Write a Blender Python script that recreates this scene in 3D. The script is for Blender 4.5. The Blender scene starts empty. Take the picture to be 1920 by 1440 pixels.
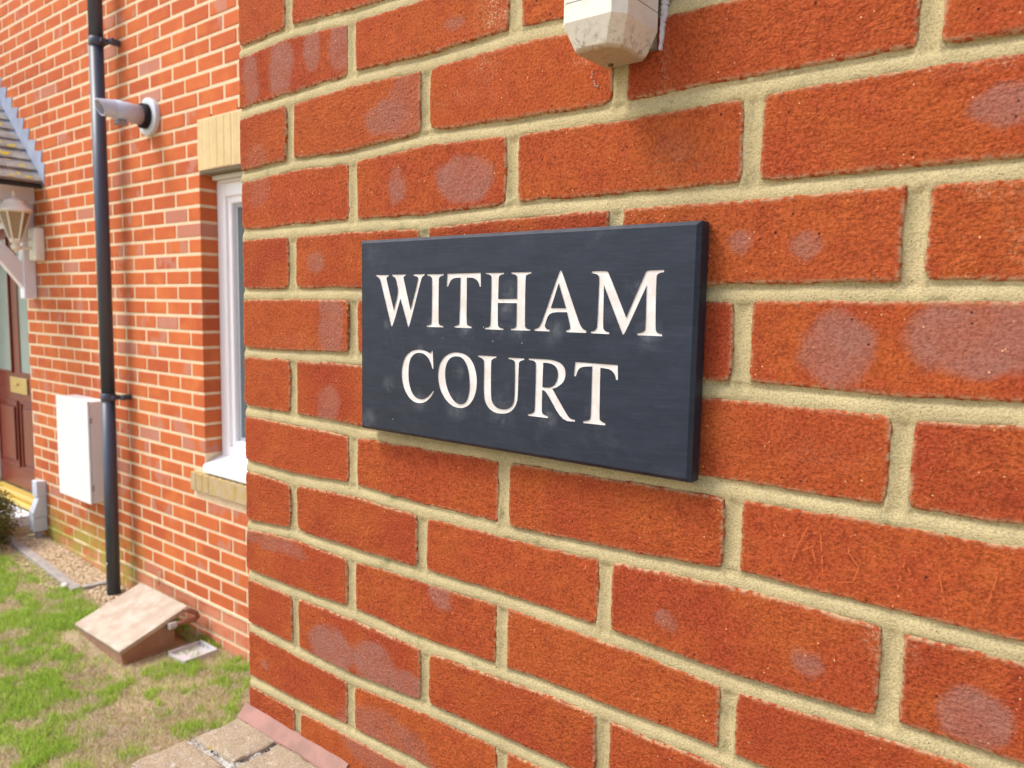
import bpy, bmesh, math, random
import numpy as np
from mathutils import Vector, Matrix

random.seed(7)
RNG = np.random.default_rng(11)
MM = 0.001
scene = bpy.context.scene

# ------------------------------------------------------------------ camera
CAM = (888.34, -557.25, -14.06)
YAW, PITCH, ROLL, FPX = -0.666567, 0.100570, 0.018296, 1421.1
cy_, sy_ = math.cos(YAW), math.sin(YAW)
cp_, sp_ = math.cos(PITCH), math.sin(PITCH)
fwd = Vector((sy_ * cp_, cy_ * cp_, -sp_))
right = Vector((cy_, -sy_, 0))
up = right.cross(fwd)
cr_, sr_ = math.cos(ROLL), math.sin(ROLL)
rgt2 = right * cr_ + up * sr_
up2 = up * cr_ - right * sr_
cam_data = bpy.data.cameras.new('camera')
cam = bpy.data.objects.new('camera', cam_data)
scene.collection.objects.link(cam)
m = Matrix((rgt2, up2, -fwd)).transposed().to_4x4()
m.translation = Vector(CAM) * MM
cam.matrix_world = m
cam_data.sensor_width = 36
cam_data.lens = FPX / 1920 * 36
cam_data.clip_start = 0.01
cam_data.clip_end = 500
cam_data.dof.use_dof = True
cam_data.dof.focus_distance = 0.72
cam_data.dof.aperture_fstop = 11
scene.camera = cam

# ------------------------------------------------------------------ light
SUN_EL, SUN_AZ = math.radians(54), math.radians(-44)   # azimuth from the wall's outward normal, towards the left
to_sun = Vector((math.sin(SUN_AZ) * math.cos(SUN_EL), -math.cos(SUN_AZ) * math.cos(SUN_EL), math.sin(SUN_EL)))
world = bpy.data.worlds.new('World')
scene.world = world
world.use_nodes = True
wn = world.node_tree.nodes
wn.clear()
sky = wn.new('ShaderNodeTexSky')
sky.sky_type = 'NISHITA'
sky.sun_disc = False
sky.sun_elevation = SUN_EL
sky.sun_rotation = math.atan2(to_sun.x, to_sun.y)
sky.air_density = 1.0
sky.dust_density = 3.5
sky.ozone_density = 1.0
bgn = wn.new('ShaderNodeBackground')
bgn.inputs['Strength'].default_value = 0.15
won = wn.new('ShaderNodeOutputWorld')
world.node_tree.links.new(sky.outputs[0], bgn.inputs[0])
world.node_tree.links.new(bgn.outputs[0], won.inputs[0])
sd = bpy.data.lights.new('sun', 'SUN')
sd.energy = 1.3
sd.angle = math.radians(17)
sd.color = (1.0, 0.985, 0.965)
sun = bpy.data.objects.new('sun', sd)
sun.rotation_euler = to_sun.to_track_quat('Z', 'Y').to_euler()
scene.collection.objects.link(sun)
scene.view_settings.view_transform = 'Standard'
scene.view_settings.look = 'None'
scene.view_settings.gamma = 1
scene.view_settings.use_curve_mapping = False
scene.view_settings.exposure = 0.9

# ------------------------------------------------------------------ measured data (millimetres on the wall plane)
GLYPHS = {
 'W': [[(280.5, 17.1), (300.0, 16.8), (300.0, 15.8), (297.5, 15.2), (296.5, 14.0), (296.5, 12.2), (307.6, -19.0), (314.8, -0.8), (311.2, 10.8), (309.8, 14.1), (307.5, 15.3), (305.0, 16.1), (305.0, 17.3), (325.0, 17.1), (325.0, 16.1), (322.8, 15.6), (321.6, 14.6), (322.0, 12.5), (332.1, -18.4), (342.5, 10.6), (342.8, 13.5), (341.8, 14.9), (338.9, 15.4), (336.1, 15.9), (336.1, 17.1), (351.7, 17.3), (351.7, 16.1), (349.4, 15.3), (347.6, 13.5), (346.5, 11.2), (330.3, -35.3), (328.8, -35.4), (317.4, -7.2), (305.9, -35.6), (303.8, -35.6), (287.5, 11.0), (285.6, 13.8), (283.8, 15.2), (280.5, 16.1)]],
 'I': [[(355.1, 17.0), (377.4, 16.9), (377.4, 15.8), (374.3, 15.3), (372.0, 14.2), (370.8, 12.1), (371.0, -30.4), (372.1, -32.1), (374.5, -33.0), (377.7, -33.2), (377.7, -34.4), (355.1, -34.6), (355.1, -33.5), (358.4, -33.1), (360.8, -32.1), (362.0, -30.4), (362.1, 12.2), (361.2, 14.3), (358.9, 15.3), (355.1, 15.8)]],
 'T': [[(382.5, 17.1), (424.6, 17.4), (425.0, 4.8), (423.8, 4.6), (422.6, 7.8), (420.4, 10.8), (416.7, 12.6), (413.0, 13.4), (407.5, 13.2), (407.6, -30.0), (408.8, -31.6), (411.1, -32.4), (414.2, -32.8), (414.2, -34.1), (392.2, -34.1), (392.2, -33.0), (395.6, -32.4), (397.9, -31.4), (398.9, -29.9), (399.5, 13.3), (393.4, 13.3), (388.8, 12.2), (385.8, 9.7), (383.5, 4.9), (381.6, 4.9)]],
 'H': [[(430.7, 17.2), (452.5, 17.1), (452.5, 16.1), (449.8, 15.7), (447.4, 14.9), (446.2, 13.4), (446.1, -6.6), (468.0, -6.3), (467.8, 13.4), (467.0, 14.8), (464.5, 15.7), (460.9, 16.2), (460.8, 17.3), (483.3, 17.3), (483.4, 16.2), (480.8, 15.7), (478.2, 14.9), (476.9, 13.5), (477.2, -29.7), (478.0, -31.8), (480.2, -32.8), (483.5, -33.2), (483.5, -34.2), (461.6, -34.4), (461.6, -33.3), (464.6, -32.9), (467.0, -31.9), (467.9, -30.5), (467.8, -10.0), (445.8, -10.0), (446.0, -30.0), (447.0, -32.0), (449.1, -33.0), (452.9, -33.4), (452.9, -34.5), (430.7, -34.5), (430.6, -33.4), (434.2, -32.9), (436.4, -31.9), (437.5, -30.3), (438.0, 13.7), (436.9, 15.1), (434.3, 16.1), (430.7, 16.4)]],
 'C': [[(363.5, -57.7), (364.7, -75.6), (363.4, -75.9), (361.2, -70.5), (357.9, -65.4), (352.1, -61.6), (345.4, -60.5), (338.7, -61.7), (332.8, -66.2), (329.9, -73.6), (329.3, -83.3), (330.4, -93.0), (333.9, -101.2), (339.0, -106.2), (345.8, -108.0), (352.5, -107.1), (359.1, -103.3), (364.8, -97.7), (365.6, -98.5), (360.8, -104.9), (354.2, -109.7), (347.5, -111.6), (339.1, -111.7), (331.3, -108.1), (324.3, -100.8), (320.3, -91.3), (319.5, -81.6), (321.2, -72.9), (325.3, -65.4), (331.9, -60.6), (338.7, -58.3), (346.2, -57.7), (353.7, -58.5), (359.5, -60.6), (361.6, -59.9), (362.6, -58.0)]],
 'O': [[(396.8, -57.9), (405.9, -58.8), (413.5, -62.9), (418.9, -70.5), (421.7, -80.4), (421.5, -90.5), (418.6, -99.8), (412.8, -107.1), (406.0, -110.7), (399.9, -111.6), (391.3, -110.6), (382.6, -105.9), (376.1, -98.8), (372.0, -89.8), (370.9, -81.7), (372.1, -73.4), (376.5, -65.5), (383.6, -60.5), (390.6, -58.4)], [(396.0, -61.4), (389.1, -62.5), (383.7, -66.9), (380.7, -74.0), (380.5, -82.2), (382.4, -91.3), (386.4, -99.1), (392.0, -105.0), (397.5, -107.8), (402.9, -107.8), (408.2, -105.3), (411.4, -99.3), (413.0, -91.2), (412.3, -81.0), (410.4, -72.1), (406.0, -65.0), (401.4, -62.1)]],
 'U': [[(422.8, -59.4), (445.2, -59.2), (445.2, -60.3), (442.0, -61.1), (439.8, -62.3), (438.7, -64.2), (439.1, -95.8), (440.7, -102.3), (445.0, -106.3), (451.4, -107.9), (458.4, -107.2), (463.9, -104.3), (466.6, -99.9), (467.5, -93.3), (467.1, -64.2), (466.4, -62.1), (463.9, -60.9), (459.2, -60.6), (459.2, -59.5), (477.5, -59.3), (477.5, -60.4), (474.5, -61.1), (472.1, -62.3), (471.2, -64.2), (470.9, -94.1), (469.7, -100.7), (466.0, -106.5), (459.9, -110.4), (452.9, -111.7), (445.1, -111.7), (437.9, -109.0), (432.7, -103.6), (430.4, -95.4), (430.5, -65.3), (429.5, -62.9), (426.8, -61.4), (422.8, -60.5)]],
 'A': [[(513.7, 17.9), (514.7, 18.3), (516.0, 17.6), (533.4, -22.4), (536.3, -28.4), (539.0, -31.2), (542.2, -32.2), (542.2, -34.1), (521.9, -34.1), (521.9, -32.7), (525.3, -32.0), (526.4, -30.0), (522.4, -17.1), (503.5, -17.3), (499.5, -28.1), (499.3, -30.4), (501.0, -32.2), (504.5, -32.8), (504.5, -34.1), (488.1, -34.1), (488.1, -32.7), (491.9, -31.8), (494.4, -29.2), (496.9, -24.7)], [(513.0, 7.7), (521.3, -13.8), (505.3, -13.9)]],
 'M': [[(546.2, 16.9), (560.6, 17.2), (562.5, 15.2), (580.1, -20.8), (595.7, 14.4), (597.3, 17.0), (612.2, 17.1), (612.3, 15.6), (609.2, 15.2), (606.5, 14.0), (605.6, 11.5), (606.4, -28.2), (607.4, -31.3), (609.8, -32.5), (612.5, -32.7), (612.6, -34.2), (590.7, -34.2), (590.6, -32.9), (594.3, -32.3), (597.1, -30.8), (598.0, -28.5), (597.5, 5.4), (579.1, -33.6), (577.4, -34.3), (558.3, 5.5), (558.4, -28.4), (559.2, -31.0), (561.4, -32.4), (564.6, -32.9), (564.7, -34.3), (547.0, -34.2), (546.9, -32.9), (550.0, -32.3), (552.3, -30.6), (553.1, -27.9), (553.8, 11.4), (552.8, 13.6), (550.3, 15.1), (546.2, 15.5)]],
 'R': [[(482.6, -59.0), (502.1, -58.7), (510.6, -59.1), (518.2, -61.4), (522.2, -66.4), (522.4, -73.2), (519.6, -78.3), (513.8, -82.2), (508.8, -84.0), (525.4, -106.1), (528.8, -108.6), (533.4, -109.0), (533.4, -110.3), (519.7, -110.9), (502.0, -86.2), (498.0, -86.0), (497.9, -105.4), (499.1, -107.4), (501.8, -108.2), (504.9, -108.8), (504.9, -110.2), (482.8, -110.4), (482.8, -109.1), (486.9, -108.3), (489.5, -106.7), (490.5, -104.0), (490.8, -63.5), (489.7, -61.4), (486.8, -60.4), (482.6, -60.3)], [(498.4, -61.7), (505.6, -61.6), (511.6, -63.6), (514.6, -68.2), (514.5, -75.2), (511.3, -81.0), (505.4, -83.7), (498.1, -83.4)]],
 'T2': [[(532.1, -59.2), (573.7, -59.4), (574.2, -71.5), (572.5, -71.5), (571.5, -67.8), (569.1, -64.6), (565.3, -62.9), (557.1, -62.5), (557.5, -104.9), (558.5, -106.8), (560.7, -107.9), (563.5, -108.6), (563.6, -110.2), (541.9, -110.6), (541.8, -109.1), (545.8, -108.4), (548.2, -107.2), (549.3, -104.8), (549.2, -61.9), (541.1, -62.4), (537.1, -63.8), (534.8, -66.2), (533.0, -71.4), (531.2, -71.2)]],
}
MARKS = [(382.9, 109.2, 36.2, 22.8, 1), (290.0, 110.9, 14.5, 16.4, 0.8), (276.8, 182.4, 32.7, 18.9, 0.7), (304.7, 188.1, 31.3, 31.7, 0.4), (91.6, 264.8, 25.3, 30.4, 0.9), (150.7, 273.7, 14.6, 22.1, 0.8), (30.7, 259.5, 17.2, 28.5, 0.7), (202.3, 270.8, 22.6, 28.0, 0.7), (737.8, -39.1, 23.5, 26.8, 1), (823.1, -28.2, 40.4, 24.1, 1), (830.0, 114.0, 19.8, 13.3, 0.9), (713.0, 33.0, 11.1, 10.5, 0.75), (664.0, 35.5, 9.1, 8.7, 0.7), (619.0, -270.0, 10.5, 8.1, 0.8), (732.6, -270.9, 10.5, 8.9, 0.8), (839.2, -275.0, 20.9, 17.8, 1), (154.4, 34.0, 15.9, 11.1, 0.7), (359.5, -316.5, 16.8, 12.6, 0.7), (179.4, -426.2, 40.5, 26.9, 1), (255.9, -422.0, 38.1, 25.4, 1), (308.3, -433.0, 33.6, 18.4, 0.9), (184.9, -38.2, 23.1, 36.7, 0.7), (373.8, 256.3, 13.8, 5.9, 0.6), (40.1, -490.5, 9.8, 7.4, 0.6), (177.2, -131.6, 21.6, 25.1, 0.5), (62.0, -322.3, 70.3, 9.9, 0.55), (163.9, 1.3, 89.0, 4.9, 0.3), (113.9, -577.4, 67.5, 14.5, 0.5), (274.0, -514.7, 80.6, 38.5, 0.5), (39.0, 142.8, 28.7, 38.8, 0.3), (610.4, 115.7, 18.3, 12.3, 0.12)]
FLECKS = [(423.3, 256.3, 19.1, 32.9, 1), (832.2, 63.2, 22.1, 4.5, 1), (411.4, 208.9, 16.4, 9.6, 0.6), (775.6, -241.7, 10.1, 7.6, 1), (799.8, -243.9, 3.2, 5.2, 1), (595.7, 190.8, 3.7, 24.4, 1), (521.0, 196.3, 7.5, 8.7, 0.7), (385.2, 183.9, 34.3, 9.9, 0.3), (813.0, 140.3, 25.7, 3.8, 0.5), (610.9, 103.4, 27.5, 12.3, 0.25), (842.1, 38.7, 8.1, 28.7, 0.4), (633.7, -4.5, 8.9, 4.1, 0.5), (122.4, -59.2, 63.1, 7.7, 0.25), (739.6, -112.7, 25.2, 9.5, 0.2)]
SCRATCHES = [[(714.8, -202.1), (720.1, -183.8), (726.7, -168.1), (733.0, -192.7)], [(730.6, -171.2), (735.5, -171.5), (739.0, -203.0)], [(718.0, -190.8), (731.2, -181.4)], [(759.9, -166.5), (755.5, -169.9), (755.0, -181.4), (762.4, -190.3), (759.0, -201.9), (749.3, -204.3)], [(790.6, -180.9), (786.8, -206.2)], [(791.6, -180.6), (800.2, -198.4)], [(811.5, -183.2), (817.2, -207.8)], [(839.9, -195.9), (845.5, -168.3)]]
BEDS = {1: [(8.6, 297.2), (108.0, 300.9), (220.2, 294.9), (282.9, 293.6)], 2: [(5.0, 222.8), (219.9, 229.5), (334.8, 227.4), (446.9, 229.6), (607.1, 222.0)], 3: [(9.7, 145.5), (112.4, 150.4), (221.3, 148.1), (333.3, 153.9), (444.5, 150.0), (557.4, 148.7), (666.7, 150.3), (784.8, 150.9), (833.7, 149.6)], 4: [(7.5, 72.3), (221.0, 73.3), (331.0, 71.4), (444.3, 75.8), (659.9, 74.6), (790.3, 76.3), (836.8, 76.1)], 5: [(8.8, -2.2), (220.6, -1.6), (667.4, 0.1), (728.0, 1.0), (783.1, 1.4), (844.3, 1.5)], 6: [(6.5, -77.9), (220.3, -74.3), (671.1, -74.3), (781.9, -75.9), (849.6, -73.7)], 7: [(10.3, -154.4), (219.9, -156.3), (666.9, -151.0), (780.1, -150.4), (855.1, -150.5)], 8: [(8.2, -227.6), (108.8, -229.8), (219.6, -225.6), (333.7, -229.0), (452.0, -228.7), (590.9, -225.1), (670.3, -220.8), (780.2, -222.7), (860.4, -223.4)], 9: [(8.3, -306.8), (107.6, -299.7), (219.2, -301.7), (439.0, -298.1), (593.9, -300.6), (668.7, -305.2), (785.1, -302.0)], 10: [(11.3, -374.8), (110.6, -375.2), (215.1, -373.1), (335.0, -375.5), (443.9, -372.8), (478.6, -370.0)], 11: [(12.9, -448.2), (214.7, -453.5), (342.9, -445.9), (480.5, -444.1)], 12: [(10.7, -525.4), (108.1, -523.6), (217.3, -520.2), (321.5, -518.5)]}
JOINTS = {1: [220.1, 446.6], 2: [109.0, 332.9, 556.6, 783.4], 3: [221.1, 444.7, 668.8], 4: [110.4, 783.7], 5: [220.4, 669.2], 6: [110.9, 784.2], 7: [219.8, 440.6, 669.9], 8: [108.3, 331.6, 556.0, 787.0], 9: [216.3, 441.1, 672.7], 10: [110.0, 336.9, 561.0], 11: [214.5, 445.2], 12: [112.2]}

# ------------------------------------------------------------------ helpers
def link(o, parent=None):
    scene.collection.objects.link(o)
    if parent is not None:
        o.parent = parent
    return o

def mesh_np(name, verts, faces, mats, parent=None, smooth=False, attrs=None, fmat=None):
    """verts in millimetres."""
    me = bpy.data.meshes.new(name)
    v = np.asarray(verts, dtype=np.float32) * MM
    if isinstance(faces, np.ndarray) and faces.ndim == 2:
        n, k = faces.shape
        me.vertices.add(len(v)); me.vertices.foreach_set('co', v.ravel())
        me.loops.add(n * k); me.loops.foreach_set('vertex_index', faces.astype(np.int32).ravel())
        me.polygons.add(n)
        me.polygons.foreach_set('loop_start', np.arange(0, n * k, k, dtype=np.int32))
        me.polygons.foreach_set('loop_total', np.full(n, k, dtype=np.int32))
    else:
        me.from_pydata(v.tolist(), [], [list(f) for f in faces])
    if not isinstance(mats, (list, tuple)):
        mats = [mats]
    for mt in mats:
        me.materials.append(mt)
    me.update(calc_edges=True)
    if fmat is not None:
        me.polygons.foreach_set('material_index', np.asarray(fmat, dtype=np.int32))
    me.polygons.foreach_set('use_smooth', np.full(len(me.polygons), bool(smooth)))
    for k_, a in (attrs or {}).items():
        at = me.attributes.new(k_, 'FLOAT', 'POINT')
        at.data.foreach_set('value', np.asarray(a, dtype=np.float32).ravel())
    me.validate()
    o = bpy.data.objects.new(name, me)
    return link(o, parent)

class MB:
    """collects shapes (mm) into one mesh"""
    def __init__(self):
        self.v, self.f, self.r = [], [], []
    def add(self, v, f, rnd=0.0):
        b = len(self.v)
        self.v += [tuple(p) for p in v]
        self.f += [tuple(i + b for i in q) for q in f]
        self.r += [rnd] * len(v)
    def box(self, x0, x1, y0, y1, z0, z1, bev=0.0, rnd=0.0, rot=None, segs=1):
        bm = bmesh.new()
        bmesh.ops.create_cube(bm, size=1)
        c = Vector(((x0 + x1) / 2, (y0 + y1) / 2, (z0 + z1) / 2))
        for v in bm.verts:
            v.co = Vector((v.co.x * (x1 - x0), v.co.y * (y1 - y0), v.co.z * (z1 - z0)))
        if bev > 0:
            bmesh.ops.bevel(bm, geom=bm.edges[:], offset=bev, segments=segs, profile=0.5, affect='EDGES')
        if rot is not None:
            bmesh.ops.transform(bm, matrix=rot.to_4x4(), verts=bm.verts)
        bm.verts.index_update()
        self.add([v.co + c for v in bm.verts], [[v.index for v in f.verts] for f in bm.faces], rnd)
        bm.free()
    def tube(self, pts, r, n=14, caps=True):
        pts = [Vector(p) for p in pts]
        rs = r if isinstance(r, (list, tuple)) else [r] * len(pts)
        rings = []
        ref = None
        for i, p in enumerate(pts):
            t = (pts[min(i + 1, len(pts) - 1)] - pts[max(i - 1, 0)]).normalized()
            if ref is None:
                ref = Vector((0, 0, 1)) if abs(t.z) < .9 else Vector((1, 0, 0))
            a = t.cross(ref).normalized(); b = t.cross(a).normalized()
            ref = a.cross(t) * 1.0
            rings.append([p + (a * math.cos(q * 2 * math.pi / n) + b * math.sin(q * 2 * math.pi / n)) * rs[i] for q in range(n)])
        v = [q for rg in rings for q in rg]
        f = []
        for i in range(len(pts) - 1):
            for q in range(n):
                f.append((i * n + q, i * n + (q + 1) % n, (i + 1) * n + (q + 1) % n, (i + 1) * n + q))
        if caps:
            f.append(tuple(range(n - 1, -1, -1))); f.append(tuple((len(pts) - 1) * n + q for q in range(n)))
        self.add(v, f)
    def prism(self, poly, x0, x1, axis='x'):
        """poly in the two other axes, extruded along axis"""
        n = len(poly)
        def mk(a, p):
            return {'x': (a, p[0], p[1]), 'y': (p[0], a, p[1]), 'z': (p[0], p[1], a)}[axis]
        v = [mk(x0, p) for p in poly] + [mk(x1, p) for p in poly]
        f = [tuple(range(n))[::-1], tuple(range(n, 2 * n))] + [(i, (i + 1) % n, n + (i + 1) % n, n + i) for i in range(n)]
        self.add(v, f)
    def build(self, name, mat, parent=None, smooth=False, stuff=False, rnd=False, fix=True):
        o = mesh_np(name, self.v, self.f, mat, parent, smooth, {'rnd': self.r} if rnd else None)
        if fix:
            bm = bmesh.new(); bm.from_mesh(o.data)
            bmesh.ops.recalc_face_normals(bm, faces=bm.faces); bm.to_mesh(o.data); bm.free()
        if stuff:
            o['kind'] = 'stuff'
        return o

def thing(name, label, cat, loc=(0, 0, 0), group=None):
    o = bpy.data.objects.new(name, None)
    o.empty_display_size = 0.05
    link(o)
    o['label'] = label; o['category'] = cat
    if group: o['group'] = group
    return o

def tag(o, label, cat, group=None, kind=None):
    o['label'] = label
    if cat: o['category'] = cat
    if group: o['group'] = group
    if kind: o['kind'] = kind
    return o

def smooth_noise(x, z, scale, seed, octaves=3):
    """value noise on mm coordinates, about -1..1"""
    x = np.asarray(x, dtype=np.float64); z = np.asarray(z, dtype=np.float64)
    out = np.zeros(np.broadcast(x, z).shape); amp = 1.0; tot = 0
    for o_ in range(octaves):
        g = np.random.default_rng(seed + o_ * 31).uniform(-1, 1, (256, 256))
        a = x / scale + 1000; b = z / scale + 1000
        ia = np.floor(a).astype(int); ib = np.floor(b).astype(int)
        fa = a - ia; fb = b - ib
        fa = fa * fa * (3 - 2 * fa); fb = fb * fb * (3 - 2 * fb)
        g00 = g[ia % 256, ib % 256]; g10 = g[(ia + 1) % 256, ib % 256]
        g01 = g[ia % 256, (ib + 1) % 256]; g11 = g[(ia + 1) % 256, (ib + 1) % 256]
        out += amp * ((g00 * (1 - fa) + g10 * fa) * (1 - fb) + (g01 * (1 - fa) + g11 * fa) * fb)
        tot += amp; amp *= .5; scale = scale / 2
    return out / tot

# ------------------------------------------------------------------ materials
class NT:
    def __init__(self, name, rough=0.8, spec=0.3):
        self.m = bpy.data.materials.new(name); self.m.use_nodes = True
        self.t = self.m.node_tree; self.n = self.t.nodes
        self.b = self.n['Principled BSDF']
        self.b.inputs['Roughness'].default_value = rough
        self.b.inputs['Specular IOR Level'].default_value = spec
        self.geo = None
    def new(self, t, **kw):
        nd = self.n.new(t)
        for k_, v_ in kw.items(): setattr(nd, k_, v_)
        return nd
    def ln(self, a, b): self.t.links.new(a, b)
    def pos(self, scale=(1, 1, 1), off=(0, 0, 0)):
        if self.geo is None: self.geo = self.new('ShaderNodeNewGeometry')
        mp = self.new('ShaderNodeMapping'); mp.inputs['Scale'].default_value = scale; mp.inputs['Location'].default_value = off
        self.ln(self.geo.outputs['Position'], mp.inputs['Vector'])
        return mp.outputs[0]
    def noise(self, scale, detail=3, rough=.55, vec=None, lo=None, hi=None, seedoff=None):
        nd = self.new('ShaderNodeTexNoise')
        nd.inputs['Scale'].default_value = scale; nd.inputs['Detail'].default_value = detail; nd.inputs['Roughness'].default_value = rough
        self.ln(vec if vec is not None else self.pos(off=(seedoff or 0,) * 3), nd.inputs['Vector'])
        o = nd.outputs['Fac']
        if lo is not None: o = self.rng(o, lo, hi)
        return o
    def voro(self, scale, lo, hi, vec=None, feature='F1'):
        nd = self.new('ShaderNodeTexVoronoi'); nd.inputs['Scale'].default_value = scale; nd.feature = feature
        self.ln(vec if vec is not None else self.pos(), nd.inputs['Vector'])
        return self.rng(nd.outputs['Distance'], lo, hi), nd.outputs['Color']
    def rng(self, s, lo, hi, a=0.0, b=1.0, smooth=True):
        r = self.new('ShaderNodeMapRange')
        if smooth: r.interpolation_type = 'SMOOTHSTEP'
        r.inputs['From Min'].default_value = lo; r.inputs['From Max'].default_value = hi
        r.inputs['To Min'].default_value = a; r.inputs['To Max'].default_value = b
        self.ln(s, r.inputs['Value']); return r.outputs[0]
    def math(self, op, a, b=0.0, clamp=False):
        nd = self.new('ShaderNodeMath', operation=op, use_clamp=clamp)
        for i_, s in enumerate((a, b)):
            if isinstance(s, (int, float)): nd.inputs[i_].default_value = s
            else: self.ln(s, nd.inputs[i_])
        return nd.outputs[0]
    def mix(self, f, a, b, mode='MIX'):
        nd = self.new('ShaderNodeMixRGB', blend_type=mode)
        for i_, s in enumerate((f, a, b)):
            if isinstance(s, (int, float)): nd.inputs[i_].default_value = s
            elif isinstance(s, tuple): nd.inputs[i_].default_value = (*s, 1)
            else: self.ln(s, nd.inputs[i_])
        return nd.outputs[0]
    def attr(self, name):
        nd = self.new('ShaderNodeAttribute'); nd.attribute_name = name; return nd.outputs['Fac']
    def obj_random(self):
        return self.new('ShaderNodeObjectInfo').outputs['Random']
    def color(self, s):
        if isinstance(s, tuple): self.b.inputs['Base Color'].default_value = (*s, 1)
        else: self.ln(s, self.b.inputs['Base Color'])
    def bump(self, h, dist, strength=1.0, prev=None):
        nd = self.new('ShaderNodeBump'); nd.inputs['Distance'].default_value = dist; nd.inputs['Strength'].default_value = strength
        self.ln(h, nd.inputs['Height'])
        if prev is not None: self.ln(prev, nd.inputs['Normal'])
        self.ln(nd.outputs[0], self.b.inputs['Normal']); return nd.outputs[0]

def near_brick_mat():
    t = NT('facing_brick', .92, .15)
    rnd = t.obj_random()
    c = t.mix(rnd, NB_A, NB_B)
    c = t.mix(t.rng(t.math('FRACT', t.math('MULTIPLY', rnd, 9.3)), .55, 1.0, 0, .8), c, (.47, .115, .028))
    c = t.mix(t.noise(14, 3, .5, lo=.35, hi=.7), c, NB_C)                       # broad clay tone drift
    c = t.mix(t.math('MULTIPLY', t.noise(55, 4, .6, lo=.4, hi=.75), .55), c, NB_D)
    g = t.noise(420, 3, .7)
    c = t.mix(t.rng(g, .38, .66, 0, .75), c, t.mix(1, c, (.45, .38, .34), 'MULTIPLY'))   # sanded grain
    g2 = t.noise(700, 2, .6, seedoff=3)
    c = t.mix(t.rng(g2, .56, .74, 0, .5), c, NB_L)
    # kiss marks from the kiln, painted per vertex
    mk = t.attr('mark')
    mk = t.math('MULTIPLY', mk, t.noise(260, 3, .6, lo=.15, hi=.38), True)
    c = t.mix(t.math('MULTIPLY', mk, t.noise(30, 3, .6, lo=.2, hi=.7, seedoff=21)), c, t.mix(t.rng(g, .4, .62), MARK_A, MARK_B))
    c = t.mix(t.math('MULTIPLY', mk, .55), c, t.mix(t.rng(g, .4, .62), MARK_A, MARK_B))
    fl = t.math('MULTIPLY', t.attr('fleck'), t.math('MULTIPLY', t.noise(450, 4, .8, lo=.48, hi=.66), t.noise(70, 3, .7, lo=.35, hi=.65, seedoff=2)))
    c = t.mix(fl, c, (.55, .44, .28))
    # scattered pale grits and dark pits
    d, col = t.voro(160, .05, .13)
    sel = t.noise(40, 1, .5, lo=.54, hi=.62, seedoff=9)
    c = t.mix(t.math('MULTIPLY', t.math('SUBTRACT', 1.0, d), sel), c, (.72, .42, .2))
    d2, _ = t.voro(110, .06, .14, vec=t.pos(off=(5, 5, 5)))
    sel2 = t.noise(30, 1, .5, lo=.56, hi=.6, seedoff=17)
    pit = t.math('MULTIPLY', t.math('SUBTRACT', 1.0, d2), sel2)
    c = t.mix(t.math('MULTIPLY', pit, .9), c, (.05, .015, .01))
    # mortar dust at the arris
    c = t.mix(t.math('MULTIPLY', t.attr('edge'), t.noise(180, 4, .7, lo=.40, hi=.58)), c, (.46, .32, .18))
    t.color(c)
    n1 = t.bump(t.math('SUBTRACT', g, t.math('MULTIPLY', pit, .8)), .0024, .55)
    r2 = t.math('FRACT', t.math('MULTIPLY', rnd, 5.7))
    n2 = t.bump(t.math('MULTIPLY', t.noise(190, 3, .65, vec=t.pos(scale=(.8, 1, 1.2))), t.rng(r2, 0, 1, .25, 1.0)), .005, .5, n1)
    return t.m

def far_brick_mat():
    t = NT('facing_brick_lit_weathered', .9, .15)
    ad = t.math('FRACT', t.math('ADD', t.obj_random(), t.attr('rnd')))
    c = t.mix(ad, FB_A, FB_B)
    c = t.mix(t.noise(6, 3, .6, lo=.4, hi=.75), c, FB_C)
    c = t.mix(t.math('MULTIPLY', t.noise(120, 3, .7, lo=.35, hi=.75), .35), c, FB_D)
    isk = t.rng(t.math('FRACT', t.math('MULTIPLY', ad, 7.31)), .72, .78)
    st = t.noise(9, 2, .5, vec=t.pos(scale=(1.4, 1, .8)), lo=.50, hi=.60)
    c = t.mix(t.math('MULTIPLY', t.math('MULTIPLY', isk, st), .7), c, FB_M)
    full = t.rng(t.math('FRACT', t.math('MULTIPLY', ad, 3.77)), .96, .98)
    c = t.mix(t.math('MULTIPLY', full, .7), c, FB_M)
    # ground splash: pale bloom below the damp course, algae near the gravel bed
    sep = t.new('ShaderNodeSeparateXYZ'); t.ln(t.geo.outputs['Position'], sep.inputs[0])
    low = t.rng(sep.outputs['Z'], -1.56, -1.48, 1, 0)
    c = t.mix(t.math('MULTIPLY', low, t.noise(12, 3, .6, lo=.2, hi=.6)), c, (.60, .24, .14))
    alg = t.math('MULTIPLY', t.rng(sep.outputs['Z'], -1.50, -1.28, 1, 0), t.rng(sep.outputs['X'], -3.35, -3.15, 1, 0))
    c = t.mix(t.math('MULTIPLY', alg, t.noise(9, 4, .6, lo=.36, hi=.6)), c, (.38, .30, .07))
    t.color(c)
    t.bump(t.noise(300, 3, .6), .002, .5)
    return t.m

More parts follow.
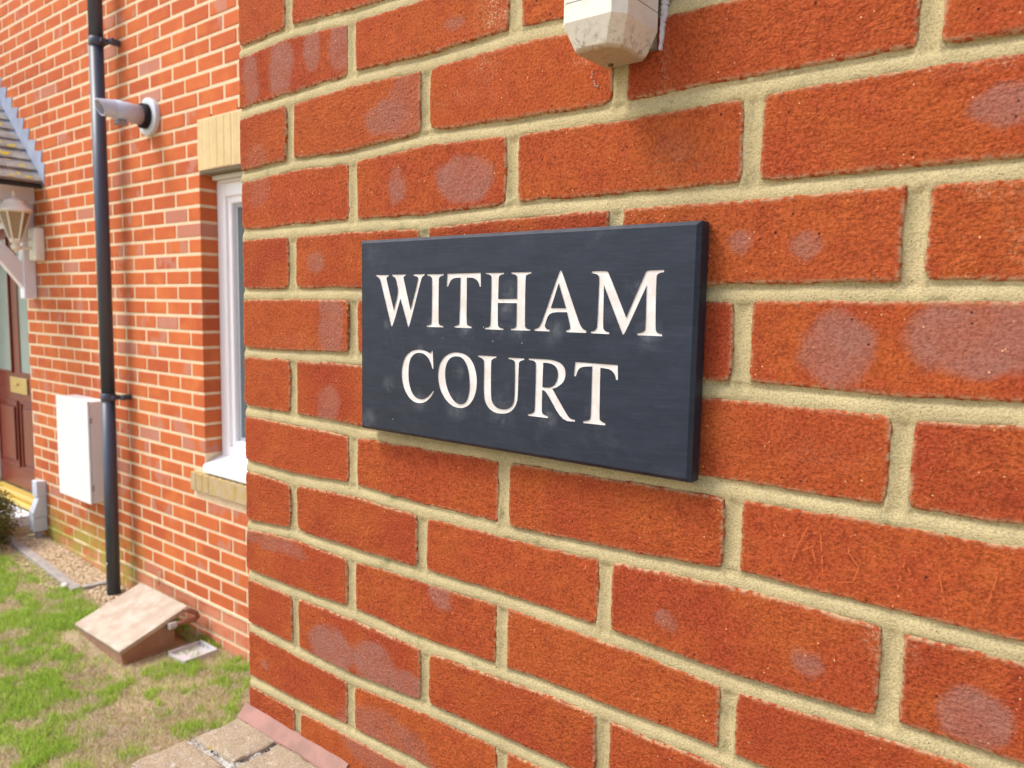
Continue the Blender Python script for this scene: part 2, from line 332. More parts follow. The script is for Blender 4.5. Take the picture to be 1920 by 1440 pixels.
def mortar_mat(name, c1, c2, near=True, algae=False):
    t = NT(name, .95, .1)
    g = t.noise(650 if near else 250, 3, .7)
    c = t.mix(t.noise(18, 3, .6, lo=.3, hi=.7), c1, c2)
    c = t.mix(t.rng(g, .42, .62, .0, .55), c, t.mix(1, c, (.5, .5, .46), 'MULTIPLY'))
    if near:
        c = t.mix(t.math('MULTIPLY', t.noise(38, 4, .65, lo=.58, hi=.74, seedoff=4), .5), c, (.14, .15, .06))   # algae film
        d, _ = t.voro(260, .08, .16, vec=t.pos(off=(2, 2, 2)))
        sel = t.noise(60, 1, .5, lo=.54, hi=.62, seedoff=31)
        c = t.mix(t.math('MULTIPLY', t.math('SUBTRACT', 1.0, d), sel), c, (.07, .06, .03))
    if algae:
        sep = t.new('ShaderNodeSeparateXYZ'); t.ln(t.geo.outputs['Position'], sep.inputs[0])
        alg = t.math('MULTIPLY', t.rng(sep.outputs['Z'], -1.50, -1.25, 1, 0), t.rng(sep.outputs['X'], -3.35, -3.1, 1, 0))
        c = t.mix(t.math('MULTIPLY', alg, t.noise(7, 4, .6, lo=.36, hi=.6)), c, (.40, .36, .09))
    t.color(c)
    t.bump(g, .0016 if near else .001, .8)
    return t.m

def simple(name, col, rough=.5, spec=.4, var=0.0, scale=20, col2=None, bump=0.0, bscale=200, metal=0):
    t = NT(name, rough, spec)
    if col2 is not None:
        t.color(t.mix(t.noise(scale, 4, .6, lo=.35, hi=.68), col, col2))
    else:
        t.color(col)
    if bump: t.bump(t.noise(bscale, 3, .6), bump, .7)
    t.b.inputs['Metallic'].default_value = metal
    return t.m

NB_A, NB_B, NB_C, NB_D, NB_L = (.41, .078, .024), (.33, .054, .020), (.43, .100, .024), (.29, .046, .017), (.55, .18, .075)
MARK_A, MARK_B = (.32, .140, .100), (.255, .095, .066)
FB_A, FB_B, FB_C, FB_D, FB_M = (.56, .145, .048), (.44, .100, .038), (.60, .175, .052), (.40, .092, .038), (.46, .22, .16)  # same brick as the near wall, lightened for the far wall's brighter light
M_BRICK = near_brick_mat()
M_FBRICK = far_brick_mat()
M_MORT = mortar_mat('sand_mortar', (.56, .465, .25), (.48, .40, .215))
M_FMORT = mortar_mat('pale_sand_mortar', (.84, .66, .43), (.76, .60, .40), False, True)
M_BUFF = simple('buff_brick', (.64, .49, .25), .9, .15, col2=(.55, .43, .22), scale=9, bump=.001)
M_BUFFSILL = simple('lichened_buff_brick', (.46, .36, .23), .9, .15, col2=(.44, .32, .12), scale=18, bump=.001)
M_WHITE = simple('white_upvc', (.84, .86, .88), .35, .4)
M_WHITEGREY = simple('grey_white_paint', (.80, .80, .84), .5, .3)
M_METER = simple('white_meter_plastic', (.82, .82, .80), .45, .35)
M_BLACK = simple('black_pipe_plastic', (.040, .050, .078), .42, .65)
M_LEADCOL = simple('lead_sheet', (.30, .35, .46), .55, .4, col2=(.40, .45, .56), scale=8)
M_FLUE = simple('pale_grey_flue_plastic', (.46, .49, .57), .45, .3)
M_FLUEW = simple('white_flue_flange', (.60, .66, .70), .5, .3)
M_RUBBER = simple('black_rubber', (.015, .012, .012), .7, .2)
M_DOOR = simple('mahogany_door', (.19, .032, .018), .28, .5, col2=(.14, .022, .014), scale=30)
M_BRASS = simple('brass', (.62, .50, .20), .35, .5, metal=.7)
M_YELLOW = simple('brass_threshold', (.68, .48, .10), .4, .4)
M_CONC = simple('concrete', (.34, .31, .29), .9, .1, col2=(.44, .40, .36), scale=25, bump=.002)
M_STEP = simple('cream_step', (.62, .52, .36), .8, .2, col2=(.55, .42, .24), scale=10, bump=.001)
M_MAT = simple('orange_doormat', (.58, .24, .05), .9, .1, col2=(.45, .18, .04), scale=40, bump=.002)
M_TILE = simple('lichened_roof_tile', (.26, .24, .22), .9, .1, col2=(.38, .34, .30), scale=14, bump=.002)
M_GUTTER = simple('dark_eave', (.035, .033, .03), .7, .2)
M_LANT = simple('cream_lantern', (.80, .78, .66), .4, .4)
M_LGLASS = simple('lantern_glass', (.32, .26, .15), .15, .5)
M_BOX = simple('brown_box_plastic', (.33, .19, .125), .6, .3, col2=(.28, .155, .10), scale=14)
M_LID = simple('faded_box_lid', (.42, .34, .26), .75, .2, col2=(.54, .47, .38), scale=12, bump=.0006)
M_COPPER = simple('old_copper', (.30, .12, .07), .55, .4, col2=(.22, .09, .06), scale=30)
M_GREYFIT = simple('grey_fitting', (.42, .40, .38), .5, .4)
M_COVER = simple('blue_grey_cover', (.60, .66, .74), .55, .3)
M_FILLET = simple('pink_mortar', (.40, .22, .18), .95, .1, col2=(.30, .18, .145), scale=26, bump=.0012, bscale=500)

HALOS = [(345, -113, 16), (395, -114, 22), (452, -114, 24), (398, -80, 12), (300, -98, 14), (270, -140, 18), (505, -113, 16), (362, -36, 13), (405, -37, 15), (445, -38, 12), (470, -37, 16), (510, -37, 16), (600, -37, 18), (460, -3, 16), (455, -18, 14), (590, 0, 10), (296, -36, 8), (345, -60, 9)]
def slate_mat():
    t = NT('blue_grey_slate', .5, .32)
    c = t.mix(t.noise(30, 4, .6, vec=t.pos(scale=(1, 1, 3.5)), lo=.3, hi=.75), (.0115, .0175, .030), (.018, .0255, .041))
    w = t.noise(26, 4, .7, lo=.52, hi=.78, seedoff=6)
    c = t.mix(t.math('MULTIPLY', w, .07), c, (.26, .28, .33))
    gl = t.noise(500, 3, .7, vec=t.pos(scale=(.06, 1, 1)), lo=.5, hi=.8)
    c = t.mix(t.math('MULTIPLY', gl, .05), c, (.3, .32, .36))
    t.pos()
    hs = 0.0
    for (hx, hz, hr) in [(a_, b_ + .2 * c_, c_ * .9) for a_, b_, c_ in HALOS]:
        vd = t.new('ShaderNodeVectorMath', operation='DISTANCE'); t.ln(t.geo.outputs['Position'], vd.inputs[0]); vd.inputs[1].default_value = (hx * MM, -18 * MM, hz * MM)
        hs = t.math('ADD', hs, t.rng(vd.outputs['Value'], 0, hr * MM, 1, 0), True)
    h = t.math('MULTIPLY', hs, t.noise(90, 4, .7, lo=.32, hi=.66))
    c = t.mix(t.math('MULTIPLY', h, .17), c, (.36, .38, .42))
    d, _ = t.voro(90, .03, .05, vec=t.pos(off=(8, 1, 2)))
    c = t.mix(t.math('MULTIPLY', t.math('SUBTRACT', 1.0, d), t.noise(12, 1, .5, lo=.58, hi=.6)), c, (.5, .5, .5))
    t.color(c)
    t.bump(t.noise(240, 3, .6, vec=t.pos(scale=(.3, 1, 1))), .0004, .4)
    t.ln(t.rng(t.noise(60, 3, .6), .3, .7, .42, .6), t.b.inputs['Roughness'])
    return t.m
M_SLATE = slate_mat()
M_LETTER = simple('white_letter_paint', (.70, .68, .65), .6, .3, col2=(.60, .56, .51), scale=60)

def fixture_mat():
    t = NT('dirty_white_plastic', .5, .35)
    c = t.mix(t.noise(60, 4, .6, lo=.45, hi=.8), (.72, .70, .60), (.62, .56, .46))
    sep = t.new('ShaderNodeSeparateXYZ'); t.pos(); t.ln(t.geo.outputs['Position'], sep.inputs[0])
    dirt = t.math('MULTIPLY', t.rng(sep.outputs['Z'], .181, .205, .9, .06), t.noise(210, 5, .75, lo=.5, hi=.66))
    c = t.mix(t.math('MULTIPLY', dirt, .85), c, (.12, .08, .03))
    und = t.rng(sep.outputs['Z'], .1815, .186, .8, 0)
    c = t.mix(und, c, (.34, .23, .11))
    t.color(c); return t.m
M_FIX = fixture_mat()
M_FIXBACK = simple('shaded_backplate', (.30, .24, .18), .7, .2, col2=(.18, .13, .09), scale=90)  # dark brown tones hold the shadow on the inset backplate
M_SEAL = simple('white_sealant', (.62, .60, .58), .6, .3, bump=.002, bscale=300)
M_GAP = simple('dark_seam', (.04, .035, .02), .9, .1)
M_SCREW = simple('rusty_screw', (.10, .065, .02), .5, .5, metal=.3)

def coping_mat():
    t = NT('weathered_coping', .95, .1)
    c = t.mix(t.noise(60, 4, .65, lo=.3, hi=.7), (.42, .33, .22), (.31, .24, .17))
    g = t.noise(520, 3, .7)
    c = t.mix(t.rng(g, .4, .62, 0, .7), c, (.62, .50, .34))
    c = t.mix(t.math('MULTIPLY', t.noise(80, 4, .75, lo=.56, hi=.66, seedoff=3), .8), c, (.60, .59, .53))
    c = t.mix(t.math('MULTIPLY', t.noise(70, 3, .7, lo=.64, hi=.72, seedoff=13), .8), c, (.40, .30, .06))
    t.color(c); t.bump(g, .003, .9); return t.m
M_COPING = coping_mat()
def capmort_mat():
    t = NT('lichened_coping_mortar', .95, .1)
    c = t.mix(t.noise(160, 4, .7, lo=.36, hi=.54), (.32, .29, .24), (.66, .64, .58))
    c = t.mix(t.noise(90, 3, .7, lo=.55, hi=.62, seedoff=5), c, (.06, .05, .03))
    t.color(c); t.bump(t.noise(400, 3, .7), .004, 1); return t.m
M_CAPMORT = capmort_mat()

def glass_mat(name, col, rough=.05):
    t = NT(name, rough, .6); t.color(col); return t.m
M_GLASS = glass_mat('window_glass', (.10, .13, .14))
M_SPACER = simple('glazing_edge', (.42, .48, .53), .4, .4)
M_DGLASS = glass_mat('obscured_door_glass', (.26, .36, .33), .25)
M_CURTAIN = simple('net_curtain', (.55, .56, .50), .9, .1, col2=(.38, .41, .36), scale=30)

def ground_mat():
    t = NT('thatchy_soil', .98, .05)
    c = t.mix(t.noise(12, 4, .6, lo=.35, hi=.65), (.56, .45, .30), (.42, .32, .19))
    c = t.mix(t.noise(220, 3, .7, lo=.4, hi=.6), c, (.62, .50, .32))
    t.color(c); t.bump(t.noise(160, 4, .7), .012, .8); return t.m
M_GROUND = ground_mat()
def grass_mat():
    t = NT('grass_blades', .6, .25)
    a = t.attr('green'); v = t.attr('tone')
    g = t.mix(v, (.20, .42, .012), (.66, .88, .12))
    d = t.mix(v, (.40, .30, .17), (.95, .87, .68))
    t.color(t.mix(a, d, g))
    tr = t.new('ShaderNodeBsdfTranslucent'); t.ln(t.mix(a, d, g), tr.inputs[0])
    ms = t.new('ShaderNodeMixShader'); ms.inputs[0].default_value = .42
    out = t.n['Material Output']
    t.ln(t.b.outputs[0], ms.inputs[1]); t.ln(tr.outputs[0], ms.inputs[2]); t.ln(ms.outputs[0], out.inputs[0])
    return t.m
M_GRASS = grass_mat()
def gravel_mat():
    t = NT('pea_gravel', .85, .2)
    c = t.mix(t.attr('rnd'), (.48, .34, .20), (.70, .58, .40))
    c = t.mix(t.rng(t.attr('rnd'), .0, .12, 1, 0), c, (.30, .18, .13))
    t.color(c); return t.m
M_GRAVEL = gravel_mat()
def shrub_mat():
    t = NT('shrub_leaves', .7, .2)
    c = t.mix(t.attr('rnd'), (.07, .095, .02), (.24, .24, .06))
    c = t.mix(t.rng(t.attr('rnd'), .72, .95), c, (.22, .10, .045))
    t.color(c); return t.m
M_SHRUB = shrub_mat()
M_LICHEN = simple('yellow_lichen', (.62, .46, .03), .95, .05, col2=(.55, .44, .10), scale=60, bump=.002)

# ------------------------------------------------------------------ ground
FARY = 1392.7
def gz(x):
    x = np.asarray(x, dtype=float)
    return -1714 + .064 * np.clip(-2500 - x, 0, 3200)

gx = np.concatenate([[-200000, -60000, -20000], np.arange(-9000, 3001, 100), [20000, 60000, 200000]])
gy = np.concatenate([[-200000, -60000, -20000], np.arange(-6000, 2001, 100), [20000, 60000, 200000]])
GX, GY = np.meshgrid(gx, gy, indexing='ij')
GZ = gz(GX) - 4 + smooth_noise(GX, GY, 400, 3) * 8
vv = np.stack([GX, GY, GZ], -1).reshape(-1, 3)
def grid_faces(nx, ny):
    i = np.arange(nx - 1)[:, None] * ny + np.arange(ny - 1)[None, :]
    i = i.ravel()
    return np.stack([i, i + ny, i + ny + 1, i + 1], 1)
g_o = mesh_np('ground', vv, grid_faces(len(gx), len(gy)), M_GROUND, smooth=True)
g_o['kind'] = 'structure'; g_o['label'] = 'worn lawn soil and dry thatch in front of the house'

# ------------------------------------------------------------------ near wall (the plane the sign hangs on)
BW = {}
for k in range(-3, 16):
    if k in BEDS:
        p = np.array(BEDS[k]); BW[k] = (p[:, 0], p[:, 1])
def bed_z(k, x):
    nom = -(k - 5) * 75.0
    if k in BW:
        xs, zs = BW[k]
        xx = np.clip(x, xs[0], xs[-1])
        return nom + np.interp(xx, xs, zs - nom)
    ref = 1 if k < 1 else 12
    xs, zs = BW[ref]
    return nom + .6 * np.interp(np.clip(x, xs[0], xs[-1]), xs, zs + (ref - 5) * 75.0)
def joints(r):
    base = [220, 445, 670, 895, 1120] if r % 2 == 1 else [107.5, 332.5, 557.5, 782.5, 1007.5]
    out = []
    for b in base:
        j = b
        for q in JOINTS.get(r, []):
            if abs(q - b) < 30: j = b + .8 * (q - b)
        out.append(j + (0 if b < 120 else random.uniform(-1, 1)))
    return out
ROWS = list(range(-1, 14))
RJ = {r: joints(r) for r in ROWS}
HW = 6.5                                        # half joint

near_wall = thing('brick_wall', 'near orange red brick wall with sandy mortar that carries the slate name sign', 'wall')

def near_brick(x0, x1, r, seed, ret_depth):
    rr = np.random.default_rng(seed)
    hw_b = HW + rr.uniform(-1.0, .8, 4)
    nx = max(8, int((x1 - x0) / 3.6)); nz = 20
    def spaced(n):
        t = np.linspace(0, 1, n)
        return t
    L = x1 - x0
    e = np.array([0, .7, 1.6, 3.0, 4.6])
    us = np.concatenate([e, np.linspace(7.5, L - 7.5, nx), L - e[::-1]]) / L
    H = 60.0
    ws = np.concatenate([e, np.linspace(7.5, H - 7.5, nz - 5), H - e[::-1]]) / H
    U, W = np.meshgrid(us, ws, indexing='ij')
    X = x0 + U * (x1 - x0)
    zt = bed_z(r, X) - hw_b[0]; zb = bed_z(r + 1, X) + hw_b[1]
    Z = zb + W * (zt - zb)
    # uneven outline
    wob = 1.3
    fe = np.minimum(np.minimum(U * L, (1 - U) * L), np.minimum(W * H, (1 - W) * H))
    damp = np.clip(1 - fe / 9, 0, 1)
    Xn = X + (smooth_noise(X * 1.0 + seed * 37, Z, 22, 5) * wob + smooth_noise(X + seed * 7, Z, 6, 15, 2) * .5) * damp
    Zn = Z + (smooth_noise(X + seed * 91, Z * 1.0, 26, 9) * wob * 1.2 + smooth_noise(X + seed * 3, Z, 6, 19, 2) * .55) * damp
    # rounded corners of the outline
    cx = np.clip(1 - np.minimum(U * L, (1 - U) * L) / 9, 0, 1); cz = np.clip(1 - np.minimum(W * H, (1 - W) * H) / 9, 0, 1)
    k = (cx * cz) * rr.uniform(0, 2.6)
    Xn = Xn + np.where(U < .5, k, -k); Zn = Zn + np.where(W < .5, k, -k)
    rad = 2.3
    d = np.minimum(fe, rad)
    Y = rad - np.sqrt(np.maximum(rad ** 2 - (rad - d) ** 2, 0))
    base = rr.uniform(-.7, .9)
    Y = Y + base + smooth_noise(Xn + seed * 13, Zn, 34, 21) * .8 + smooth_noise(Xn, Zn, 7, 23, 2) * .28
    n, q = U.shape
    V = np.stack([Xn, Y, Zn], -1).reshape(-1, 3)
    F = grid_faces(n, q)
    F = F[:, ::1]
    # sides going back
    ring = [i * q for i in range(n)] + [(n - 1) * q + j for j in range(1, q)] + [i * q + q - 1 for i in range(n - 2, -1, -1)] + [j for j in range(q - 2, 0, -1)]
    back = V[ring].copy(); back[:, 1] = ret_depth
    b0 = len(V); V = np.concatenate([V, back])
    m_ = len(ring)
    S = np.array([[ring[i], b0 + i, b0 + (i + 1) % m_, ring[(i + 1) % m_]] for i in range(m_)])
    F = np.concatenate([F, S])
    edge = np.clip(1 - fe / 3.4, 0, 1).ravel()
    def blob(lst, soft):
        out = np.zeros(len(edge))
        jx = smooth_noise(Xn, Zn, 15, 41).ravel() * 6.5; jz = smooth_noise(Xn, Zn, 15, 43).ravel() * 5.5
        for (mx, mz, rx, rz, s) in lst:
            dd = np.sqrt(((Xn.ravel() + jx - mx) / rx) ** 2 + ((Zn.ravel() + jz - mz) / rz) ** 2)
            out = np.maximum(out, s * np.clip((1 + soft - dd) / (2 * soft), 0, 1))
        return out
    mk = blob(MARKS, .13); fl = blob(FLECKS, .5)
    z0 = np.zeros(m_)
    at = {'mark': np.concatenate([mk, z0]), 'fleck': np.concatenate([fl, z0]), 'edge': np.concatenate([edge, z0])}
    o = mesh_np('brick', V, F, M_BRICK, near_wall, True, at)
    return o

seed = 1
for r in ROWS:
    js = RJ[r]
    prev = None
    for i, j in enumerate(js):
        x0 = 4.0 + random.uniform(-1.5, 1.5) if i == 0 else prev + HW
        x1 = j - HW
        near_brick(x0, x1, r, seed, (215 if r % 2 == 0 else 102) if i == 0 else 60)
        seed += 1; prev = j

# mortar of the near wall: a real tooled surface between the bricks
dx = 2.4
xs = np.arange(5, 1112, dx); zs = np.arange(-606, 446, dx)
X, Z = np.meshgrid(xs, zs, indexing='ij')
dzb = np.full(X.shape, 1e9); tj = np.zeros(X.shape)
row = np.zeros(X.shape, int)
for k in range(-1, 15):
    zk = bed_z(k, X)
    dd = Z - zk
    m_ = np.abs(dd) < np.abs(dzb)
    dzb = np.where(m_, dd, dzb)
    row = np.where(Z < zk, k, row)
sv = np.full(X.shape, 1e9)
for r in ROWS:
    msk = row == r
    best = np.full(X.shape, 1e9)
    for j in RJ[r]:
        dd = X - j
        best = np.where(np.abs(dd) < np.abs(best), dd, best)
    sv = np.where(msk, best, sv)
n1 = smooth_noise(X, Z, 16, 51); n2 = smooth_noise(X, Z, 5, 57, 2); n3 = smooth_noise(X, Z, 60, 59)
hw_l = HW + 1.6 + n1 * 2.2 + n2 * 1.3
tb = np.clip((dzb + HW) / (2 * HW), 0, 1)           # 0 bottom .. 1 top of a bed joint
prof_b = 1.3 + (3.0 + n3) * np.clip((tb - .35) / .5, 0, 1) ** 1.3
prof_b = np.where(tb > .9, prof_b - 1.2 * (tb - .9) * 10, prof_b)
tv = np.clip(np.abs(sv) / HW, 0, 1)
prof_v = 4.2 + n3 - 2.3 * tv ** 2
inb = np.abs(dzb) < hw_l; inv = np.abs(sv) < hw_l
Yb = np.where(inb, prof_b, np.minimum(9.0, 1.9 + (np.abs(dzb) - hw_l) * 1.2)); Yv = np.where(inv, prof_v, np.minimum(9.0, 1.9 + (np.abs(sv) - hw_l) * 1.2))
Ym = np.where(inb & inv, np.minimum(prof_b + .6, prof_v), np.minimum(Yb, Yv)) + n1 * .35 + n2 * .35
VM = np.stack([X, Ym, Z], -1).reshape(-1, 3)
mesh_np('mortar', VM, grid_faces(len(xs), len(zs)), M_MORT, near_wall, True)

# the rest of the near wall beyond the photographed part, and its return to the house
b = MB()
def rows_of(x0, x1, z0, z1, phase):
    """list of (xa, xb, za, zb) in stretcher bond"""
    out = []
    k = 0; z = z0
    while z < z1 - 20:
        off = 0 if (k + phase) % 2 == 0 else 112.5
        x = x0 - off
        while x < x1 - 15:
            a, c = max(x + 5, x0), min(x + 220, x1)
            if c - a > 25: out.append((a, c, z + 7.5, z + 67.5))
            x += 225
        z += 75; k += 1
    return out
for (a, c, za, zb) in rows_of(0, 2500, -1725, -606, 0) + rows_of(0, 2500, 451, 1350, 1) + rows_of(1120, 2500, -600, 450, 0):
    if za < -1715: continue
    b.box(a, c, random.uniform(-.5, .8), 60, za, zb, 2.5, random.random())
for (a, c, za, zb) in rows_of(110, 1390, -1725, 1350, 0):
    if za < -1715: continue
    b.box(0, 60, a, c, za, zb, 2.5, random.random())
b.build('brick', M_FBRICK, near_wall, stuff=True, rnd=True, fix=False)
b = MB()
b.box(5, 2495, 9.2, 200, -1720, 1345); b.box(5, 200, 200.5, 1388, -1720, 1345)
b.build('wall_core', M_MORT, near_wall)
# scratched marks on one brick
b = MB()
for L in SCRATCHES:
    for (p, q) in zip(L[:-1], L[1:]):
        p, q = Vector((p[0], 0, p[1])), Vector((q[0], 0, q[1]))
        dv = (q - p); n_ = Vector((-dv.z, 0, dv.x)).normalized() * .38
        st = max(2, int(dv.length / 3))
        for i in range(st):
            if random.random() < .4: continue
            a = p + dv * (i / st); c = p + dv * ((i + 1) / st)
            b.add([(a - n_)[:] , (a + n_)[:], (c + n_)[:], (c - n_)[:]], [(0, 1, 2, 3)])
b.v = [(v[0], -1.35, v[2]) for v in b.v]
b.build('scratch', simple('scratched_brick', (.50, .125, .04), .9, .1), near_wall, fix=False)

# ------------------------------------------------------------------ name sign
sign = thing('name_sign', 'dark blue grey slate sign engraved WITHAM COURT in white, fixed to the near brick wall', 'sign')
SX0, SX1, SZ0, SZ1, SY = 255.2, 641.0, -147.2, 53.6, -18.0
def chaikin(p, n=2):
    for _ in range(n):
        o = []
        for i in range(len(p)):
            a, c = p[i], p[(i + 1) % len(p)]
            o += [(a[0] * .75 + c[0] * .25, a[1] * .75 + c[1] * .25), (a[0] * .25 + c[0] * .75, a[1] * .25 + c[1] * .75)]
        p = o
    return p
def soften(p):
    """round only the obtuse corners so serifs stay crisp"""
    o = []
    n = len(p)
    for i in range(n):
        a, q, c = np.array(p[i - 1]), np.array(p[i]), np.array(p[(i + 1) % n])
        u, v = a - q, c - q
        lu, lv = np.hypot(*u), np.hypot(*v)
        cosang = float(u @ v / (lu * lv + 1e-9))
        if cosang < -.35:
            o += [tuple(q + u * .25), tuple(q + v * .25)]
        else:
            o.append(tuple(q))
    return o
LET = {}
def grow(l, d):
    n = len(l); o = []
    ar = sum(l[i][0] * l[(i + 1) % n][1] - l[(i + 1) % n][0] * l[i][1] for i in range(n))
    sgn = 1 if ar > 0 else -1
    for i in range(n):
        a, q, c = np.array(l[i - 1]), np.array(l[i]), np.array(l[(i + 1) % n])
        t = (c - a); t = t / (np.hypot(*t) + 1e-9)
        o.append(tuple(q + sgn * d * np.array([t[1], -t[0]])))
    return o
for k, loops in GLYPHS.items():
    LET[k] = [grow(chaikin(l, 2) if k == 'O' else soften(soften(l)), .10 if i_ == 0 else -.10) for i_, l in enumerate(loops)]
# slate plate with the letters cut out of its face
def curve_fill(loops, depth0):
    cu = bpy.data.curves.new('tmp', 'CURVE'); cu.dimensions = '2D'; cu.fill_mode = 'BOTH'
    for l in loops:
        sp = cu.splines.new('POLY'); sp.points.add(len(l) - 1)
        for i, (x, z) in enumerate(l): sp.points[i].co = (x, z, 0, 1)
        sp.use_cyclic_u = True
    o = bpy.data.objects.new('tmp', cu); scene.collection.objects.link(o)
    dg = bpy.context.evaluated_depsgraph_get()
    me = bpy.data.meshes.new_from_object(o.evaluated_get(dg))
    v = [(p.co.x, p.co.y) for p in me.vertices]; f = [tuple(q.vertices) for q in me.polygons]
    bpy.data.objects.remove(o); bpy.data.curves.remove(cu); bpy.data.meshes.remove(me)
    return v, f
CH = 3.2
rect = [(SX0 + CH, SZ0 + CH), (SX1 - CH, SZ0 + CH), (SX1 - CH, SZ1 - CH), (SX0 + CH, SZ1 - CH)]
v2, f2 = curve_fill([rect] + [l for L in LET.values() for l in L], 0)
b = MB()
b.add([(x, SY, z) for x, z in v2], f2)
def rectring(i, y, g):
    return [(SX0 + g, y, SZ0 + g), (SX1 - g, y, SZ0 + g), (SX1 - g, y, SZ1 - g), (SX0 + g, y, SZ1 - g)]
A0, A1, A2, A3 = rectring(0, SY, CH), rectring(0, SY + CH * .85, 0), rectring(0, -2.5, 0), rectring(0, -2.5, 8)
for P, Q in ((A0, A1), (A1, A2), (A2, A3)):
    b.add(P + Q, [(i, (i + 1) % 4, 4 + (i + 1) % 4, 4 + i) for i in range(4)])
b.add([(x, -2.5, z) for x, z in ((SX0 + 8, SZ0 + 8), (SX1 - 8, SZ0 + 8), (SX1 - 8, SZ1 - 8), (SX0 + 8, SZ1 - 8))], [(0, 1, 2, 3)])
# fine tessellation of the face is not needed: the pale wipe marks sit on a separate attribute grid
panel = b.build('slate_panel', M_SLATE, sign, fix=True)
names = {'W': 'W', 'I': 'I', 'T': 'T', 'H': 'H', 'A': 'A', 'M': 'M', 'C': 'C', 'O': 'O', 'U': 'U', 'R': 'R', 'T2': 'T'}
def inset(l, d):
    n = len(l); o = []
    ar = sum(l[i][0] * l[(i + 1) % n][1] - l[(i + 1) % n][0] * l[i][1] for i in range(n))
    sgn = 1 if ar > 0 else -1
    for i in range(n):
        a, q, c = np.array(l[i - 1]), np.array(l[i]), np.array(l[(i + 1) % n])
        t = (c - a); t = t / (np.hypot(*t) + 1e-9)
        o.append(tuple(q + sgn * d * np.array([-t[1], t[0]])))
    return o
for k, loops in LET.items():
    b = MB()
    v_, f_ = curve_fill([l if i == 0 else l for i, l in enumerate(loops)], 0)
    b.add([(x, SY + .6, z) for x, z in v_], f_)
    for i, l in enumerate(loops):
        li = inset(l, .06 if i == 0 else -.06)
        n = len(l)
        b.add([(x, SY + .08, z) for x, z in li] + [(x, SY + .6, z) for x, z in l], [(q, (q + 1) % n, n + (q + 1) % n, n + q) for q in range(n)])
    o = b.build('letter', M_LETTER, sign, fix=False)
    o['label'] = 'engraved white letter ' + names[k] + (' of the upper word' if k in 'WITHAM' and k != 'T2' else ' of the lower word')

# ------------------------------------------------------------------ white fixture above the sign
fx = thing('wall_fitting', 'dirty white plastic fitting with chamfered bottom and a screw, on the wall above the sign', 'light fitting')
def ring(x0, x1, y0, y1, z, ch, dz=0):
    return [(x0, y1, z), (x0, y0 + ch, z), (x0 + ch, y0, z), (x1 - ch * 1.6, y0, z), (x1, y0 + ch * 2, z), (x1, y1, z)]
def loft(b, rings, cap0=True, cap1=True):
    n = len(rings[0])
    for P, Q in zip(rings[:-1], rings[1:]):
        b.add(P + Q, [(i, (i + 1) % n, n + (i + 1) % n, n + i) for i in range(n)])
    if cap0: b.add(rings[0], [tuple(range(n))])
    if cap1: b.add(rings[-1], [tuple(range(n))[::-1]])
FX0, FX1, FY0, FY1 = 539.0, 592.5, -62, -6
b = MB()
loft(b, [ring(FX0, FX1, FY0, FY1, 330, 5), ring(FX0, FX1, FY0, FY1, 216.4, 5)])
b.build('housing', M_FIX, fx)
b = MB()
loft(b, [ring(FX0 + .5, FX1 - .5, FY0 + .5, FY1, 216.4, 5), ring(FX0 + .5, FX1 - .5, FY0 + .5, FY1, 215.7, 5)], False, False)
b.build('seam', M_GAP, fx)
b = MB()
loft(b, [ring(FX0, FX1, FY0, FY1, 215.7, 5), ring(FX0, FX1, FY0, FY1, 202, 5), ring(FX0 + 6, FX1 - 9, FY0 + 8, FY1, 184.5, 5), ring(FX0 + 8, FX1 - 12, FY0 + 12, FY1, 182, 4)])
b.build('lower_cap', M_FIX, fx)
b = MB(); b.tube([(556, -14, 184), (556, -14, 180.4)], 2.2, 12)
b.build('screw', M_SCREW, fx, True)
b = MB(); b.box(FX0 + 5, FX1 - 3, -6, 0, 190, 330)
b.build('backplate', M_FIXBACK, fx)
b = MB(); b.tube([(597, -4, 322), (598, -4.5, 262), (599.5, -4, 248), (599, -2, 243)], [3.2, 3.8, 4.2, 2], 10)
b.build('sealant_bead', M_SEAL, fx, True)
b = MB()
for i in range(420):
    zc = random.uniform(190, 244); w = (1.1 - (244 - zc) / 56)
    xc = 594.5 + random.uniform(-1.5, 5) * w - (226 - zc) * .04
    s = random.uniform(.2, .8)
    b.box(xc - s, xc + s, -1.6 - random.random(), 1, zc - s * 1.6, zc + s * 1.6, 0)
for i in range(12):
    zc = random.uniform(168, 186); xc = 527 + (186 - zc) * .5 + random.uniform(-2, 2); s = random.uniform(.15, .35)
    b.box(xc - s, xc + s, -1.4, 1, zc - s, zc + s, 0)
b.build('paint_splash', simple('white_paint_splash', (.62, .58, .60), .7, .2), fx, stuff=True)

